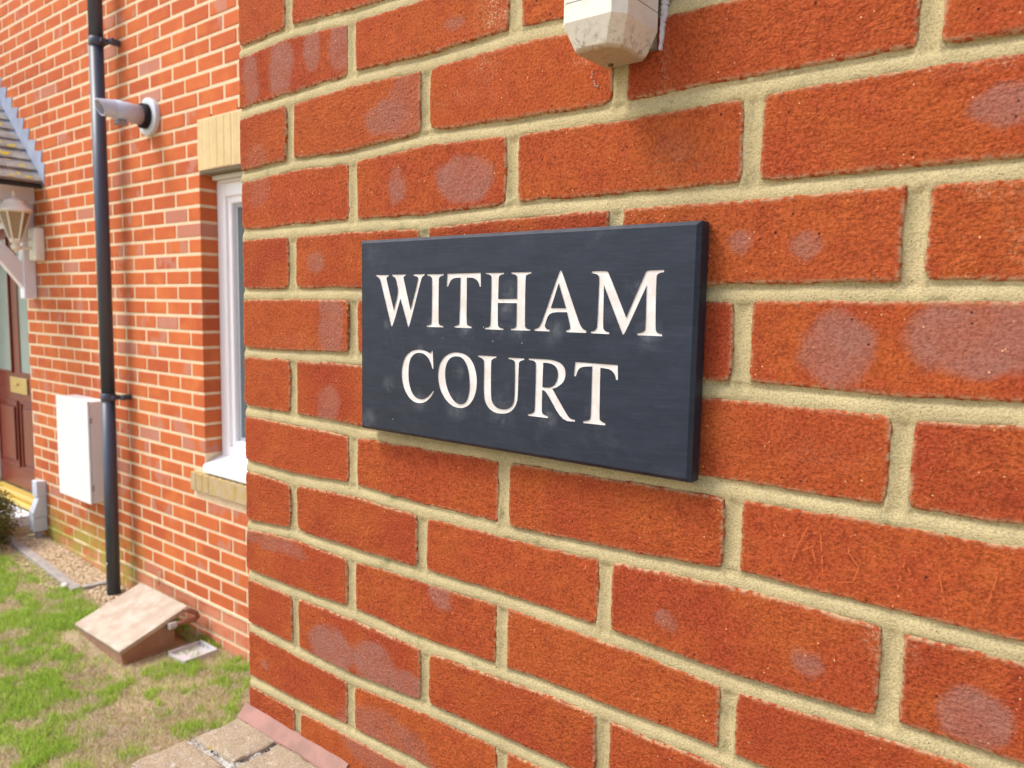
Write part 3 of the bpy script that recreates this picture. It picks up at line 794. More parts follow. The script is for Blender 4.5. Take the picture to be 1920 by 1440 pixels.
# ------------------------------------------------------------------ garden wall abutting the near wall
gw = thing('garden_wall', 'low garden wall with weathered tan coping stones butting against the near wall', 'wall')
def stone(x0, x1, y0, y1, z1, sd, h=62):
    rr = np.random.default_rng(sd)
    nx, ny = max(6, int((x1 - x0) / 4)), max(6, int((y1 - y0) / 4))
    e = np.array([0, 1, 2.4, 4.5]); L, H = x1 - x0, y1 - y0
    us = np.concatenate([e, np.linspace(8, L - 8, nx), L - e[::-1]]); ws = np.concatenate([e, np.linspace(8, H - 8, ny), H - e[::-1]])
    U, W = np.meshgrid(us, ws, indexing='ij')
    fe = np.minimum(np.minimum(U, L - U), np.minimum(W, H - W)); damp = np.clip(1 - fe / 14, 0, 1)
    Xn = x0 + U + smooth_noise(U + sd * 50, W, 20, 71) * 4 * damp; Yn = y0 + W + smooth_noise(U + sd * 70, W, 20, 73) * 4 * damp
    d = np.minimum(fe, 5)
    Zn = z1 - (5 - np.sqrt(np.maximum(25 - (5 - d) ** 2, 0))) * .6 + smooth_noise(Xn, Yn, 18, 75) * 1.3 + smooth_noise(Xn, Yn, 5, 77, 2) * 1.1
    n, q = U.shape
    V = np.stack([Xn, Yn, Zn], -1).reshape(-1, 3); F = grid_faces(n, q)
    rg = [i * q for i in range(n)] + [(n - 1) * q + j for j in range(1, q)] + [i * q + q - 1 for i in range(n - 2, -1, -1)] + [j for j in range(q - 2, 0, -1)]
    bk = V[rg].copy(); bk[:, 2] = z1 - h
    b0 = len(V); V = np.concatenate([V, bk]); m_ = len(rg)
    F = np.concatenate([F, np.array([[rg[i], b0 + i, b0 + (i + 1) % m_, rg[(i + 1) % m_]] for i in range(m_)])])
    return mesh_np('coping_stone', V, F, M_COPING, gw, True)
y = -10.0; k = 0
lay = [(-73, [(-3, 84), (94, 216)], 0), (-147, [(-13, 86), (96, 222)], 1)]
stone(-2, 84, -73, -9, -575, 1); stone(93, 216, -90, -12, -575.5, 2); stone(-12, 80, -152, -83, -576, 3); stone(90, 222, -165, -100, -576, 4)
yy = -162
for i in range(14):
    c_ = random.uniform(78, 96)
    stone(-8 + random.uniform(-3, 3), c_ - 5, yy - 66, yy, -576 + random.uniform(-1, 1), 10 + i)
    stone(c_ + 5, 220, yy - 78, yy - 12, -576 + random.uniform(-1, 1), 40 + i)
    yy -= 76
b = MB(); b.box(2, 212, -1225, 4, -1725, -586)
core = b.build('wall_core', M_CAPMORT, gw)
mx_, my_ = np.arange(-6, 217, 2.5), np.arange(-260, 3, 2.5)
MXg, MYg = np.meshgrid(mx_, my_, indexing='ij')
MZg = -580 + smooth_noise(MXg, MYg, 14, 91) * 4.5 + smooth_noise(MXg, MYg, 5, 93, 2) * 2.2
mesh_np('mortar', np.stack([MXg, MYg, MZg], -1).reshape(-1, 3), grid_faces(len(mx_), len(my_)), M_CAPMORT, gw, True)
b = MB()
for (a, c, za, zb) in rows_of(0, 1215, -1725, -645, 0):
    if za < -1715: continue
    b.box(-3, 40, -c, -a, za, zb, 2.5, random.random()); b.box(174, 217, -c, -a, za, zb, 2.5, random.random())
b.build('brick', M_FBRICK, gw, stuff=True, rnd=True, fix=False)
# pink mortar fillet where coping meets the wall
fxs = np.arange(-4, 216, 4.0)
P = []
for x in fxs:
    a = smooth_noise(np.array([x]), np.array([3.0]), 24, 81)[0]; c_ = smooth_noise(np.array([x]), np.array([90.0]), 24, 83)[0]
    P.append([(x, 3, -559.5 + a * 1.2), (x, -1.5, -560.5 + a * 1.2), (x, -6, -566.5 + a), (x, -12.5 + c_ * 2, -572.8), (x, -15 + c_ * 2.2, -577), (x, 3, -580)])
b = MB(); loft(b, P)
b.build('mortar_fillet', M_FILLET, gw, True)

# ------------------------------------------------------------------ set-back house wall
house = thing('house', 'set back orange brick house wall with white window and mahogany door on the left', 'house')
XW, Z0 = -2547.7, 140.1
DX1 = -4705.0                         # right edge of the door opening
DX0 = -5660.0
WIN = (XW, -1340.0, Z0 - 12 * 75 - 0.0, Z0 + 6 * 75 + 6)       # x0,x1,z0,z1 opening
DOORZ = (-1380.0, 520.0)
def in_open(a, c, za, zb):
    return False
SOLD = (XW - 8, -1250.0, 596.0, 835.0)
SILL = (-2655.0, -1240.0, -955.0, -845.0)
holes = [(WIN[0], WIN[1], -768, 603), (SOLD[0] , SOLD[1], SOLD[2], SOLD[3]), (SILL[0] + 4, SILL[1], SILL[2] + 2, SILL[3] + 2), (DX0, DX1, -1800, 520), (-2548, -1340, -850, -760)]
far = []
kmin = int((-1730 - Z0) // 75); kmax = 40
for k in range(kmin, kmax):
    zb = Z0 + k * 75; zt = zb + 75
    par = k % 2                       # k=0: the row above the bed at Z0 ends with a full stretcher at the jamb
    off = 0 if par == 0 else 112.5
    x = XW - off - 225 * 22
    if par == 1: x += 0
    while x < -60:
        a, c = x + 7, x + 218
        segs = [(a, c)]
        for (hx0, hx1, hz0, hz1) in holes:
            if zt - 30 > hz0 and zb + 30 < hz1:
                ns = []
                for (p, q) in segs:
                    if q <= hx0 + 6 or p >= hx1 - 6: ns.append((p, q)); continue
                    if p < hx0 - 25: ns.append((p, hx0 - (0 if hx0 in (WIN[0], DX0) else 8)))
                    if q > hx1 + 25: ns.append((hx1 + (0 if hx1 in (WIN[1], DX1) else 8), q))
                segs = ns
        if abs(XW - 7 - c) < 2 and -780 < zb < 590: segs = [(p, XW) for p, q in segs]
        for (p, q) in segs:
            if q - p < 24: continue
            jamb = abs(q - WIN[0]) < 1.5 and hz_ok(zb) if False else (abs(q - WIN[0]) < 3 and -800 < zb < 603)
            far.append((p, min(q, -60), zb + 7.2, zt - 7.2, jamb))
        x += 225
def camdist(p):
    return math.sqrt((p[0] - CAM[0]) ** 2 + (FARY - CAM[1]) ** 2 + (p[2] - CAM[2]) ** 2)
def visible(p):
    xc = (p[0] + p[1]) / 2; zc = (p[2] + p[3]) / 2
    d = Vector((xc, FARY, zc)) - Vector(CAM)
    w = d.dot(fwd)
    u = 960 + FPX * d.dot(rgt2) / w; v = 720 - FPX * d.dot(up2) / w
    return -30 < u < 460 and -30 < v < 1330
vis = [p for p in far if visible(p)]
vis.sort(key=camdist)
single = vis[:298]; sset = set(id(p) for p in single)
_bm = {}
def far_brick_mesh(L, H, D):
    key = (round(L), round(H), D)
    if key not in _bm:
        t = MB(); t.box(-key[0] / 2, key[0] / 2, 0, D, -key[1] / 2, key[1] / 2, 2.5)
        me = bpy.data.meshes.new('brick'); me.from_pydata([(a * MM, c * MM, d * MM) for a, c, d in t.v], [], t.f)
        me.materials.append(M_FBRICK); me.update(); _bm[key] = me
    return _bm[key]
for p in single:
    o = bpy.data.objects.new('brick', far_brick_mesh(p[1] - p[0], p[3] - p[2], 102 if p[4] else 50))
    o.location = ((p[0] + p[1]) / 2 * MM, (FARY + random.uniform(-1.2, 1.2)) * MM, (p[2] + p[3]) / 2 * MM)
    link(o, house)
b = MB()
for p in far:
    if id(p) not in sset:
        yo = random.uniform(-1.2, 1.2)
        b.box(p[0], p[1], FARY + yo, FARY + (102 if p[4] else 50), p[2], p[3], 2.5 if visible(p) else 0, random.random())
b.build('brick', M_FBRICK, house, stuff=True, rnd=True, fix=False)
# mortar / backing, built round the openings
b = MB()
Y0, Y1 = FARY + 2.2, FARY + 240
def backing(x0, x1, z0, z1): b.box(x0, x1, Y0, Y1, z0, z1)
backing(-7500, DX0 - 4, -1800, 3140); backing(DX0 - 4, DX1 + 4, 524, 3140)
backing(DX1 + 4, WIN[0] - 3.5, -1800, 3140); backing(WIN[1] + 3, -4, -1800, 3140)
backing(WIN[0] - 3.5, WIN[1] + 3, 845, 3140)
backing(WIN[0] - 3.5, WIN[1] + 3, -1800, -852)
b.build('mortar', M_FMORT, house)

# buff soldier lintel and buff sill bricks
x = SOLD[0] + 2; i = 0
while x < SOLD[1] - 40:
    b = MB(); b.box(x, x + 52, FARY - 3 + random.uniform(-1, 1), FARY + 96, 602, 829, 2.5)
    b.build('lintel_brick', M_BUFF, house); x += 58.5
b = MB(); b.box(SOLD[0] + 4, SOLD[1], FARY - 1.2, FARY + 98, 600, 833); b.build('lintel_mortar', M_FMORT, house)
b = MB(); b.box(SOLD[0] + 14, SOLD[1], FARY + 6, FARY + 140, 586, 599.5, 1); b.build('lintel_plate', simple('galvanised_plate', (.20, .17, .10), .6, .3), house)
x = SILL[0] + 2
while x < SILL[1] - 40:
    b = MB(); b.box(x, x + 51, FARY - 22 + random.uniform(-2, 2), FARY + 90, -944 + random.uniform(-2, 2), -853, 4)
    b.build('sill_brick', M_BUFFSILL, house); x += 57.5
b = MB(); b.box(SILL[0] + 4, SILL[1], FARY - 21.0, FARY + 90, -942, -856); b.build('sill_mortar', M_BUFFSILL, house)

# damp course line (thick pale joint)
b = MB(); b.box(-4540, -4, FARY - 3.5, FARY + 10, -1520, -1501, 3); b.build('damp_course_mortar', M_FMORT, house)

# window
win = bpy.data.objects.new('window', None); link(win, house)
FY = FARY + 86
b = MB()
b.box(WIN[0] + 2, WIN[0] + 74, FY, FY + 60, -800, 560, 5, segs=2); b.box(WIN[1] - 74, WIN[1] - 2, FY, FY + 60, -800, 560, 5)
b.box(WIN[0] + 74, WIN[1] - 74, FY + .5, FY + 60, 486, 560, 5); b.box(WIN[0] + 74, WIN[1] - 74, FY + .5, FY + 60, -800, -722, 5)
b.box(WIN[0] + 62, WIN[0] + 104, FY + 14, FY + 56, -735, 500, 4)
b.box(WIN[0] + 104, WIN[1] - 74, FY + 14.5, FY + 56, 455, 497, 4); b.box(WIN[0] + 104, WIN[1] - 74, FY + 14.5, FY + 56, -735, -692, 4)
b.box((WIN[0] + WIN[1]) / 2 - 40, (WIN[0] + WIN[1]) / 2 + 40, FY - 1, FY + 60, -722, 486, 4)
b.build('frame', M_WHITE, win)
b = MB(); b.box(WIN[0] + 104, WIN[0] + 124, FY + 34, FY + 44, -692, 455); b.box(WIN[0] + 124, WIN[1] - 74, FY + 34, FY + 44, 437, 455); b.box(WIN[0] + 124, WIN[1] - 74, FY + 34, FY + 44, -692, -674)
b.build('glazing_edge', M_SPACER, win)
b = MB(); b.box(WIN[0] + 100, WIN[1] - 72, FY + 38, FY + 42, -700, 460); b.build('pane', M_GLASS, win)
b = MB(); b.box(WIN[0] + 20, WIN[1], FY - 34, FY + 10, 562, 584, 4); b.box(WIN[0] + 44, WIN[1], FY - 18, FY + 10, 548, 561.5, 3)
b.build('trickle_vent', simple('grubby_white', (.62, .60, .54), .5, .3), win)
b = MB()
prof = [(FARY - 14, -842), (FARY - 16, -815), (FARY - 11, -806), (FY + 4, -768), (FY + 4, -842)]
b.prism(prof, WIN[0] + 1.5, WIN[1] - 1.5); b.build('window_sill', M_WHITE, win)

# door
door = bpy.data.objects.new('door', None); link(door, house)
DYF = FARY + 92
dl, dr = DX0 + 40, DX1 - 6
b = MB(); b.box(dl, dr, DYF, DYF + 44, -1376, 470, 3); b.build('leaf', M_DOOR, door)
b = MB(); b.box(DX0 + 2, dl - 2, DYF - 30, DYF + 50, -1376, 516, 3); b.box(dl - 2, dr, DYF - 30, DYF + 50, 472, 516, 3)
b.build('door_frame', M_WHITEGREY, door)
for (px0, px1) in ((-5590, -5285), (-5110, -4800)):
    b = MB(); b.box(px0, px1, DYF - 4, DYF + 2, -530, 400); b.build('glass_pane', M_DGLASS, door)
    b = MB()
    b.box(px0 - 16, px0, DYF - 11, DYF - .5, -546, 416, 3); b.box(px1, px1 + 16, DYF - 11, DYF - .5, -546, 416, 3)
    b.box(px0, px1, DYF - 11, DYF - .5, -546, -530, 3); b.box(px0, px1, DYF - 11, DYF - .5, 400, 416, 3)
    b.build('glazing_bead', M_DOOR, door)
for (px0, px1) in ((-5560, -5215), (-5130, -4800)):
    b = MB()
    b.box(px0, px1, DYF - 3, DYF - .5, -1210, -755)
    b.box(px0 + 34, px1 - 34, DYF - 14, DYF - 3.2, -1180, -785, 9)
    b.box(px0 - 14, px0, DYF - 12, DYF - .5, -1224, -741, 3); b.box(px1, px1 + 14, DYF - 12, DYF - .5, -1224, -741, 3)
    b.box(px0, px1, DYF - 12, DYF - .5, -1224, -1210, 3); b.box(px0, px1, DYF - 12, DYF - .5, -755, -741, 3)
    b.build('raised_panel', M_DOOR, door)
b = MB(); b.box(-5322, -5015, DYF - 9, DYF - .5, -688, -572, 4); b.build('letterplate', M_BRASS, door)
b = MB(); b.tube([(-5180, DYF - 9, -622), (-5180, DYF - 22, -622)], 10, 10); b.build('keyhole_knob', M_BRASS, door, True)
b = MB(); b.box(DX0, DX1, FARY + 20, DYF - 1, -1420, -1384, 6); b.box(DX0, DX1, FARY - 6, DYF - 10, -1458, -1424, 6); b.build('threshold', M_YELLOW, door)

# entrance step and mat
st = thing('entrance_step', 'cream stone step slab in front of the mahogany door', 'step')
b = MB(); b.box(-5900, -4695, 640, FARY - 10, -1640, -1530, 8, segs=2); b.build('slab', M_STEP, st)
b = MB(); b.box(-5800, -4712, FARY - 150, FARY - 9, -1529.5, -1460, 4); b.build('riser', M_WHITEGREY, st)
b = MB(); b.box(-5700, -4745, 1000, FARY - 160, -1529.5, -1518, 4); tag(b.build('doormat', M_MAT), 'orange brown coir mat lying on the cream step below the door', 'doormat')

# ------------------------------------------------------------------ door canopy
cn = thing('door_canopy', 'gabled door canopy with lichened tiles, stepped lead flashing and white brackets', 'canopy')
EX, EZ = -4375.0, 728.0; SL = math.tan(math.radians(41.5)); RXc = -5350.0
def rz(x): return EZ + (EX - x) * SL
YF = 560.0
ang = math.radians(41.5)
ux, uz = -math.cos(ang), math.sin(ang); nx_, nz_ = math.sin(ang), math.cos(ang)
Ltot = (EX - RXc) / math.cos(ang)
nc = 12; step_ = Ltot / nc
for side in (1, -1):
    for c in range(nc):
        for ti in range(5):
            yA = YF + ti * (FARY - YF - 6) / 5 + 1.5; yB = YF + (ti + 1) * (FARY - YF - 6) / 5 - 1.5
            t = MB(); s0 = c * step_ - 12; s1 = s0 + step_ + 24
            lift0 = 26 + random.uniform(-2, 2); lift1 = 8
            poly = [(s0, lift0 - 13), (s0, lift0), (s1, lift1 + 3), (s1, lift1 - 10)]
            pl = [(EX + ux * s + nx_ * l, EZ - 30 + uz * s + nz_ * l) for s, l in poly]
            if side < 0: pl = [(2 * RXc - x_, z_) for x_, z_ in pl]
            t.prism(pl, yA, yB, 'y'); o = t.build('roof_tile', M_TILE, cn)
    b = MB()
    pl = [(EX + 4, EZ - 44), (RXc, rz(RXc) - 44), (RXc, rz(RXc) - 66), (EX + 4, EZ - 66)]
    if side < 0: pl = [(2 * RXc - x_, z_) for x_, z_ in pl]
    b.prism(pl, YF + 5, FARY - 2, 'y'); b.build('roof_deck', M_GUTTER, cn)
b = MB(); b.tube([(RXc, YF - 5, rz(RXc) - 18), (RXc, FARY - 2, rz(RXc) - 18)], 55, 14); b.build('ridge_tile', M_TILE, cn, True)
# lichen patches on tiles
b = MB()
for i in range(60):
    c = random.choice([0, 1, 2, 3, 4, 5, 6, 7]); s = c * step_ + random.uniform(0, step_ * .7); yb = random.uniform(900, FARY - 60)
    lf = 8 + 18 * (1 - (s % step_) / step_) + 1.5
    ctr = Vector((EX + ux * s + nx_ * lf, yb, EZ - 30 + uz * s + nz_ * lf))
    w = random.uniform(12, 40); h = random.uniform(8, 22)
    pts = []
    for q in range(9):
        a = q / 9 * 2 * math.pi; k_ = random.uniform(.6, 1)
        pts.append(ctr + Vector((ux, 0, uz)) * (math.sin(a) * h * k_) + Vector((0, 1, 0)) * (math.cos(a) * w * k_) + Vector((nx_, 0, nz_)) * 1.0)
    pts2 = [p_ - Vector((nx_, 0, nz_)) * 4 for p_ in pts]
    b.add(pts + pts2, [tuple(range(9)), tuple(range(17, 8, -1))] + [(q, (q + 1) % 9, 9 + (q + 1) % 9, 9 + q) for q in range(9)])
b.build('lichen_patch', M_LICHEN, cn, stuff=True)
# stepped flashing flat on the wall
poly = [(EX - 30, EZ - 60), (-4336, EZ - 40), (-4336, 729), (-4322, 812)]
for i in range(12):
    xt = -4353 - 87 * i; zt = 891 + 77 * i
    poly += [(xt - 23 + random.uniform(-5, 5), zt - 65), (xt + random.uniform(-4, 4), zt)]
poly += [(poly[-1][0] - 120, poly[-1][1] - 60)]
b = MB()
v_, f_ = curve_fill([poly], 0)
b.add([(x_, FARY - 3.2, z_) for x_, z_ in v_] , f_)
n = len(poly)
b.add([(x_, FARY - 3.2, z_) for x_, z_ in poly] + [(x_, FARY + 2, z_) for x_, z_ in poly], [(q, (q + 1) % n, n + (q + 1) % n, n + q) for q in range(n)])
b.build('stepped_flashing', M_LEADCOL, cn)
b = MB()
pl = [(EX - 4, EZ - 16), (RXc, rz(RXc) - 16), (RXc, rz(RXc) - 6), (EX - 4, EZ - 6)]
b.prism(pl, FARY - 26, FARY - 4, 'y'); b.build('flashing_apron', M_LEADCOL, cn)
for fx0 in (-4506.0, 2 * RXc + 4484):
    b = MB(); b.box(fx0, fx0 + 22, YF + 10, FARY - 4, 588, 690, 2); b.build('fascia_board', M_WHITEGREY, cn)
b = MB(); b.box(EX - 130, EX - 10, YF + 14, FARY - 4, 691, 700); b.build('soffit', M_WHITEGREY, cn)
for bx in (-4555.0, -6145.0):
    bk = bpy.data.objects.new('bracket', None); link(bk, cn)
    b = MB(); b.box(bx - 38, bx + 38, FARY - 74, FARY - 2, -14, 586, 4); b.build('post', M_WHITEGREY, bk)
    b = MB()
    ys, zs_ = FARY - 66, 8
    pi_, po_ = [], []
    for q in range(13):
        a = q / 12 * math.pi / 2
        yc, zc_ = FARY - 620, 30; R1, R2 = 545, 500
        # arc convex towards the wall and downwards
        pi_.append((ys - 560 * (1 - math.cos(a)) - 0, 60 + 540 * math.sin(a)))
        po_.append((ys + 2 - 560 * (1 - math.cos(a)) - 70 * math.sin(a) * 0 , 60 + 540 * math.sin(a)))
    arc_o = [(FARY - 74 - (1 - math.cos(q / 12 * math.pi / 2)) * 560, 110 + math.sin(q / 12 * math.pi / 2) * 455) for q in range(13)]
    # straight-ish curved brace: lower edge bows, upper edge straighter
    low = [(FARY - 74 - 520 * t_ ** 1.0, 60 + 470 * (t_ ** .82)) for t_ in np.linspace(0, 1, 13)]
    hig = [(FARY - 74 - 460 * t_, 235 + 330 * (t_ ** .9)) for t_ in np.linspace(0, 1, 13)]
    low = [(FARY - 72 - 520 * t_, 50 + 480 * t_ - 0 + 75 * math.sin(math.pi * t_)) for t_ in np.linspace(0, 1, 13)]
    hig = [(FARY - 72 - 440 * t_, 205 + 340 * t_ + 60 * math.sin(math.pi * t_)) for t_ in np.linspace(0, 1, 13)]
    b.prism(low + hig[::-1], bx - 30, bx + 30, 'x'); b.build('brace', M_WHITEGREY, bk)
    b = MB(); b.box(bx - 36, bx + 36, YF + 20, FARY - 75, 500, 586, 4); b.build('bearer', M_WHITEGREY, bk)

# ------------------------------------------------------------------ wall lantern
wl = thing('wall_lantern', 'cream coach lantern on a wall box beside the door canopy', 'lantern')
LX, LY = -4412.0, 1246.0
b = MB(); b.box(LX - 52, LX + 52, FARY - 62, FARY - 1, 222, 424, 12, segs=3); b.build('wall_box', M_LANT, wl, True)
b = MB(); b.tube([(LX, FARY - 60, 300), (LX, FARY - 95, 296), (LX, LY + 20, 292), (LX, LY, 296)], 9, 10)
b.tube([(LX, FARY - 62, 360), (LX, FARY - 90, 330), (LX, FARY - 110, 302)], 5, 8); b.build('arm', M_LANT, wl, True)
def hexring(r, z, n=6): return [(LX + r * math.cos(2 * math.pi * q / n + .26), LY + r * math.sin(2 * math.pi * q / n + .26), z) for q in range(n)]
b = MB(); loft(b, [hexring(r, z) for r, z in ((30, 345), (82, 512))]); b.build('lantern_glass', M_LGLASS, wl)
b = MB()
for q in range(6):
    a = 2 * math.pi * q / 6 + .26
    b.tube([(LX + 32 * math.cos(a), LY + 32 * math.sin(a), 343), (LX + 84 * math.cos(a), LY + 84 * math.sin(a), 514)], 6, 6)
loft(b, [hexring(34, 350), hexring(34, 330), hexring(16, 318)]); loft(b, [hexring(88, 520), hexring(88, 506)])
b.build('lantern_frame', M_LANT, wl)
b = MB(); loft(b, [hexring(r, z, 12) for r, z in ((100, 512), (98, 524), (70, 552), (60, 556), (52, 576), (30, 592), (10, 600), (8, 612), (10, 622), (3, 642))]); b.build('cap', M_LANT, wl, True)
b = MB(); loft(b, [hexring(r, z, 12) for r, z in ((12, 322), (26, 310), (28, 298), (20, 284), (8, 276), (6, 262))]); b.build('bottom_ball', M_LANT, wl, True)

# ------------------------------------------------------------------ meter box
mb = thing('meter_box', 'white plastic meter cabinet fixed to the brick wall left of the black pipe', 'meter box')
MX0, MX1, MY, MZ0, MZ1 = -3985.0, -3566.0, 1272.0, -1165.0, -583.0
b = MB(); b.box(MX0, MX1, MY + 16, FARY - 1, MZ0, MZ1, 6, segs=2)
b.build('cabinet', M_METER, mb)
b = MB(); b.box(MX0 - 4, MX1 + 2, MY, MY + 15, MZ0 - 4, MZ1 + 6, 5, segs=2); b.build('door', M_METER, mb)
for zz in (-690, -1075):
    b = MB(); b.box(MX1 + 2.5, MX1 + 6, MY + 6, MY + 22, zz - 16, zz + 16, 1.5); b.build('hinge', M_GREYFIT, mb)

# ------------------------------------------------------------------ downpipe
dp = thing('downpipe', 'tall black round plastic downpipe on brackets beside the meter box', 'pipe')
PX, PY, PR = -3362.0, 1305.0, 35.0
def px_at(z): return PX - (1500 - z) * .0
b = MB(); b.tube([(PX - 6, PY, 2600), (PX - 6, PY, 1300)], PR, 28); b.tube([(PX - 8, PY, 1299), (PX - 12, PY, -528)], PR, 28); b.tube([(PX - 14, PY, -529), (PX - 30, PY, -1700)], PR, 28)
b.build('pipe', M_BLACK, dp, True)
for zc, xx in ((1320, PX - 6), (-540, PX - 13)):
    b = MB(); b.tube([(xx, PY, zc - 22), (xx, PY, zc - 20), (xx, PY, zc + 20), (xx, PY, zc + 22)], [PR, PR + 2.5, PR + 2.5, PR], 28)
    b.build('pipe_socket', M_BLACK, dp, True)
    b = MB(); b.box(xx - 12, xx + PR + 70, PY + 30, PY + 46, zc - 12, zc + 12, 3); b.box(xx + PR + 20, xx + PR + 50, PY + 40, FARY - 1, zc - 14, zc + 14, 3)
    b.box(xx + PR + 2, xx + PR + 30, PY - 4, PY + 34, zc - 10, zc + 10, 2)
    b.build('pipe_bracket', M_BLACK, dp)
b = MB(); b.tube([(PX - 20, PY - PR, -1470), (PX - 20, PY - PR - 3, -1470)], 9, 8); b.build('paint_spot', M_GREYFIT, dp, True)

# ------------------------------------------------------------------ boiler flue
fl = thing('boiler_flue', 'pale grey boiler flue with white flange sticking out of the brick wall', 'flue')
FXc, FZc = -2990.0, 905.0
b = MB(); b.tube([(FXc, FARY - 26, FZc), (FXc, FARY - 22, FZc), (FXc, FARY - 1, FZc)], [84, 92, 92], 32); b.build('wall_flange', M_FLUEW, fl)
b = MB(); b.tube([(FXc, FARY - 52, FZc), (FXc, FARY - 50, FZc), (FXc, FARY - 27, FZc)], [58, 61, 61], 28); b.build('rubber_seal', M_RUBBER, fl)
b = MB(); b.tube([(FXc, FARY - 180, FZc + 2), (FXc, FARY - 53, FZc)], 47, 28); b.build('flue_pipe', M_FLUE, fl, True)
b = MB()
n = 24; rg = []
for (yc, xo, r, sl) in ((FARY - 176, 0, 45, 0), (FARY - 195, -5, 42, 0), (FARY - 240, -20, 38, 16)):
    rg.append([(FXc + xo + r * math.cos(q * 2 * math.pi / n), yc - (sl * math.sin(q * 2 * math.pi / n)), FZc + 4 + r * math.sin(q * 2 * math.pi / n)) for q in range(n)])
inner = [(FXc - 14 + (p[0] - FXc + 14) * .86, p[1], FZc + 4 + (p[2] - FZc - 4) * .86) for p in rg[-1]]
inner2 = [(FXc - 10 + (p[0] - FXc + 14) * .84, FARY - 190, FZc + 4 + (p[2] - FZc - 4) * .84) for p in rg[-1]]
loft(b, rg + [inner, inner2], False, True); b.build('flue_spout', M_FLUE, fl)
b = MB(); b.box(FXc - 26, FXc + 26, FARY - 176, FARY - 130, FZc - 66, FZc - 46, 4); b.build('flue_vent_slot', simple('flue_slot', (.24, .24, .26), .6, .3), fl)

# ------------------------------------------------------------------ blue grey cable cover by the step
cc = thing('cable_cover', 'small blue grey sloping cover on the wall foot beside the cream step', 'pipe cover')
CX0, CX1 = -4590.0, -4515.0
b = MB(); b.prism([(FARY - 1, -1203), (FARY - 55, -1196), (FARY - 58, -1200), (FARY - 58, -1296), (FARY - 1, -1296)], CX0, CX1); b.build('upper_cover', M_COVER, cc)
b = MB(); b.prism([(FARY - 1, -1298), (FARY - 42, -1298), (FARY - 84, -1404), (FARY - 84, -1436), (FARY - 1, -1436)], CX0 + 3, CX1 - 3); b.build('sloping_cover', M_COVER, cc)
b = MB(); b.box(CX0 + 3, CX1 - 3, FARY - 84, FARY - 1, -1530, -1439, 3); b.build('lower_cover', M_COVER, cc)
b = MB(); b.tube([((CX0 + CX1) / 2, FARY - 40, -1528), ((CX0 + CX1) / 2, FARY - 40, -1640)], 26, 14); b.build('pipe_stub', M_CONC, cc, True)

# ------------------------------------------------------------------ slanted box by the wall
sb = thing('ground_box', 'brown slanted ground box with faded tan lid standing in the lawn by the wall', 'box')
BX0, BX1 = -3088.0, -2602.0; BYF, BYB = 980.0, 1316.0; ZF, ZB = -1633.0, -1514.0
def lidz(y_): return ZF + (ZB - ZF) * (y_ - BYF) / (BYB - BYF)
b = MB()
def taper(x0, x1, y0, y1): 
    return [(x0, y0, lidz(y0) - 24), (x1, y0, lidz(y0) - 24), (x1, y1, lidz(y1) - 24), (x0, y1, lidz(y1) - 24)]
top = taper(BX0 + 14, BX1 - 10, BYF + 10, BYB - 70); bot = [(p[0], p[1], -1760) for p in top]
b.add(top + bot, [(0, 1, 2, 3), (7, 6, 5, 4), (0, 4, 5, 1), (1, 5, 6, 2), (2, 6, 7, 3), (3, 7, 4, 0)]); b.build('box_body', M_BOX, sb)
b = MB()
rot = Matrix.Rotation(math.atan2(ZB - ZF, BYB - BYF), 3, 'X')
Ll = math.hypot(ZB - ZF, BYB - BYF)
b.box((BX0 + BX1) / 2 - (BX1 - BX0) / 2, (BX0 + BX1) / 2 + (BX1 - BX0) / 2, (BYF + BYB) / 2 - Ll / 2, (BYF + BYB) / 2 + Ll / 2, (ZF + ZB) / 2 - 22, (ZF + ZB) / 2 - 0, 4, rot=rot, segs=2)
b.build('lid', M_LID, sb)
b = MB(); b.box(BX0 + 8, BX1 - 5, (BYF + BYB) / 2 - Ll / 2 + 6, (BYF + BYB) / 2 + Ll / 2 - 60, (ZF + ZB) / 2 - 36, (ZF + ZB) / 2 - 23, 0, rot=rot); b.build('lid_rim', M_BOX, sb)
cp = thing('copper_pipe', 'short bent copper pipe between the slanted box and the brick wall', 'pipe')
b = MB(); b.tube([(-2588, 1225, -1584), (-2586, 1290, -1583), (-2584, 1338, -1590), (-2584, 1352, -1578), (-2586, 1348, -1560), (-2592, 1318, -1538), (-2600, 1292, -1528)], 12, 12); b.build('copper_tube', M_COPPER, cp, True)
b = MB(); b.tube([(-2588, 1205, -1584), (-2588, 1240, -1584)], 17, 6); b.build('pipe_nut', M_GREYFIT, cp)
tr = MB()
tr.box(-2545, -2400, 1180, 1186, -1698, -1682); tr.box(-2545, -2400, 1340, 1346, -1698, -1674); tr.box(-2550, -2544, 1180, 1346, -1698, -1676); tr.box(-2402, -2396, 1180, 1346, -1698, -1676); tr.box(-2545, -2400, 1186, 1340, -1698, -1694)
tr.v = [(x_, y_, z_ - 12) for x_, y_, z_ in tr.v]
tag(tr.build('plastic_tray', simple('cloudy_white_plastic', (.58, .56, .60), .3, .5)), 'cloudy white plastic tray lying in dry grass beside the slanted box', 'tray')

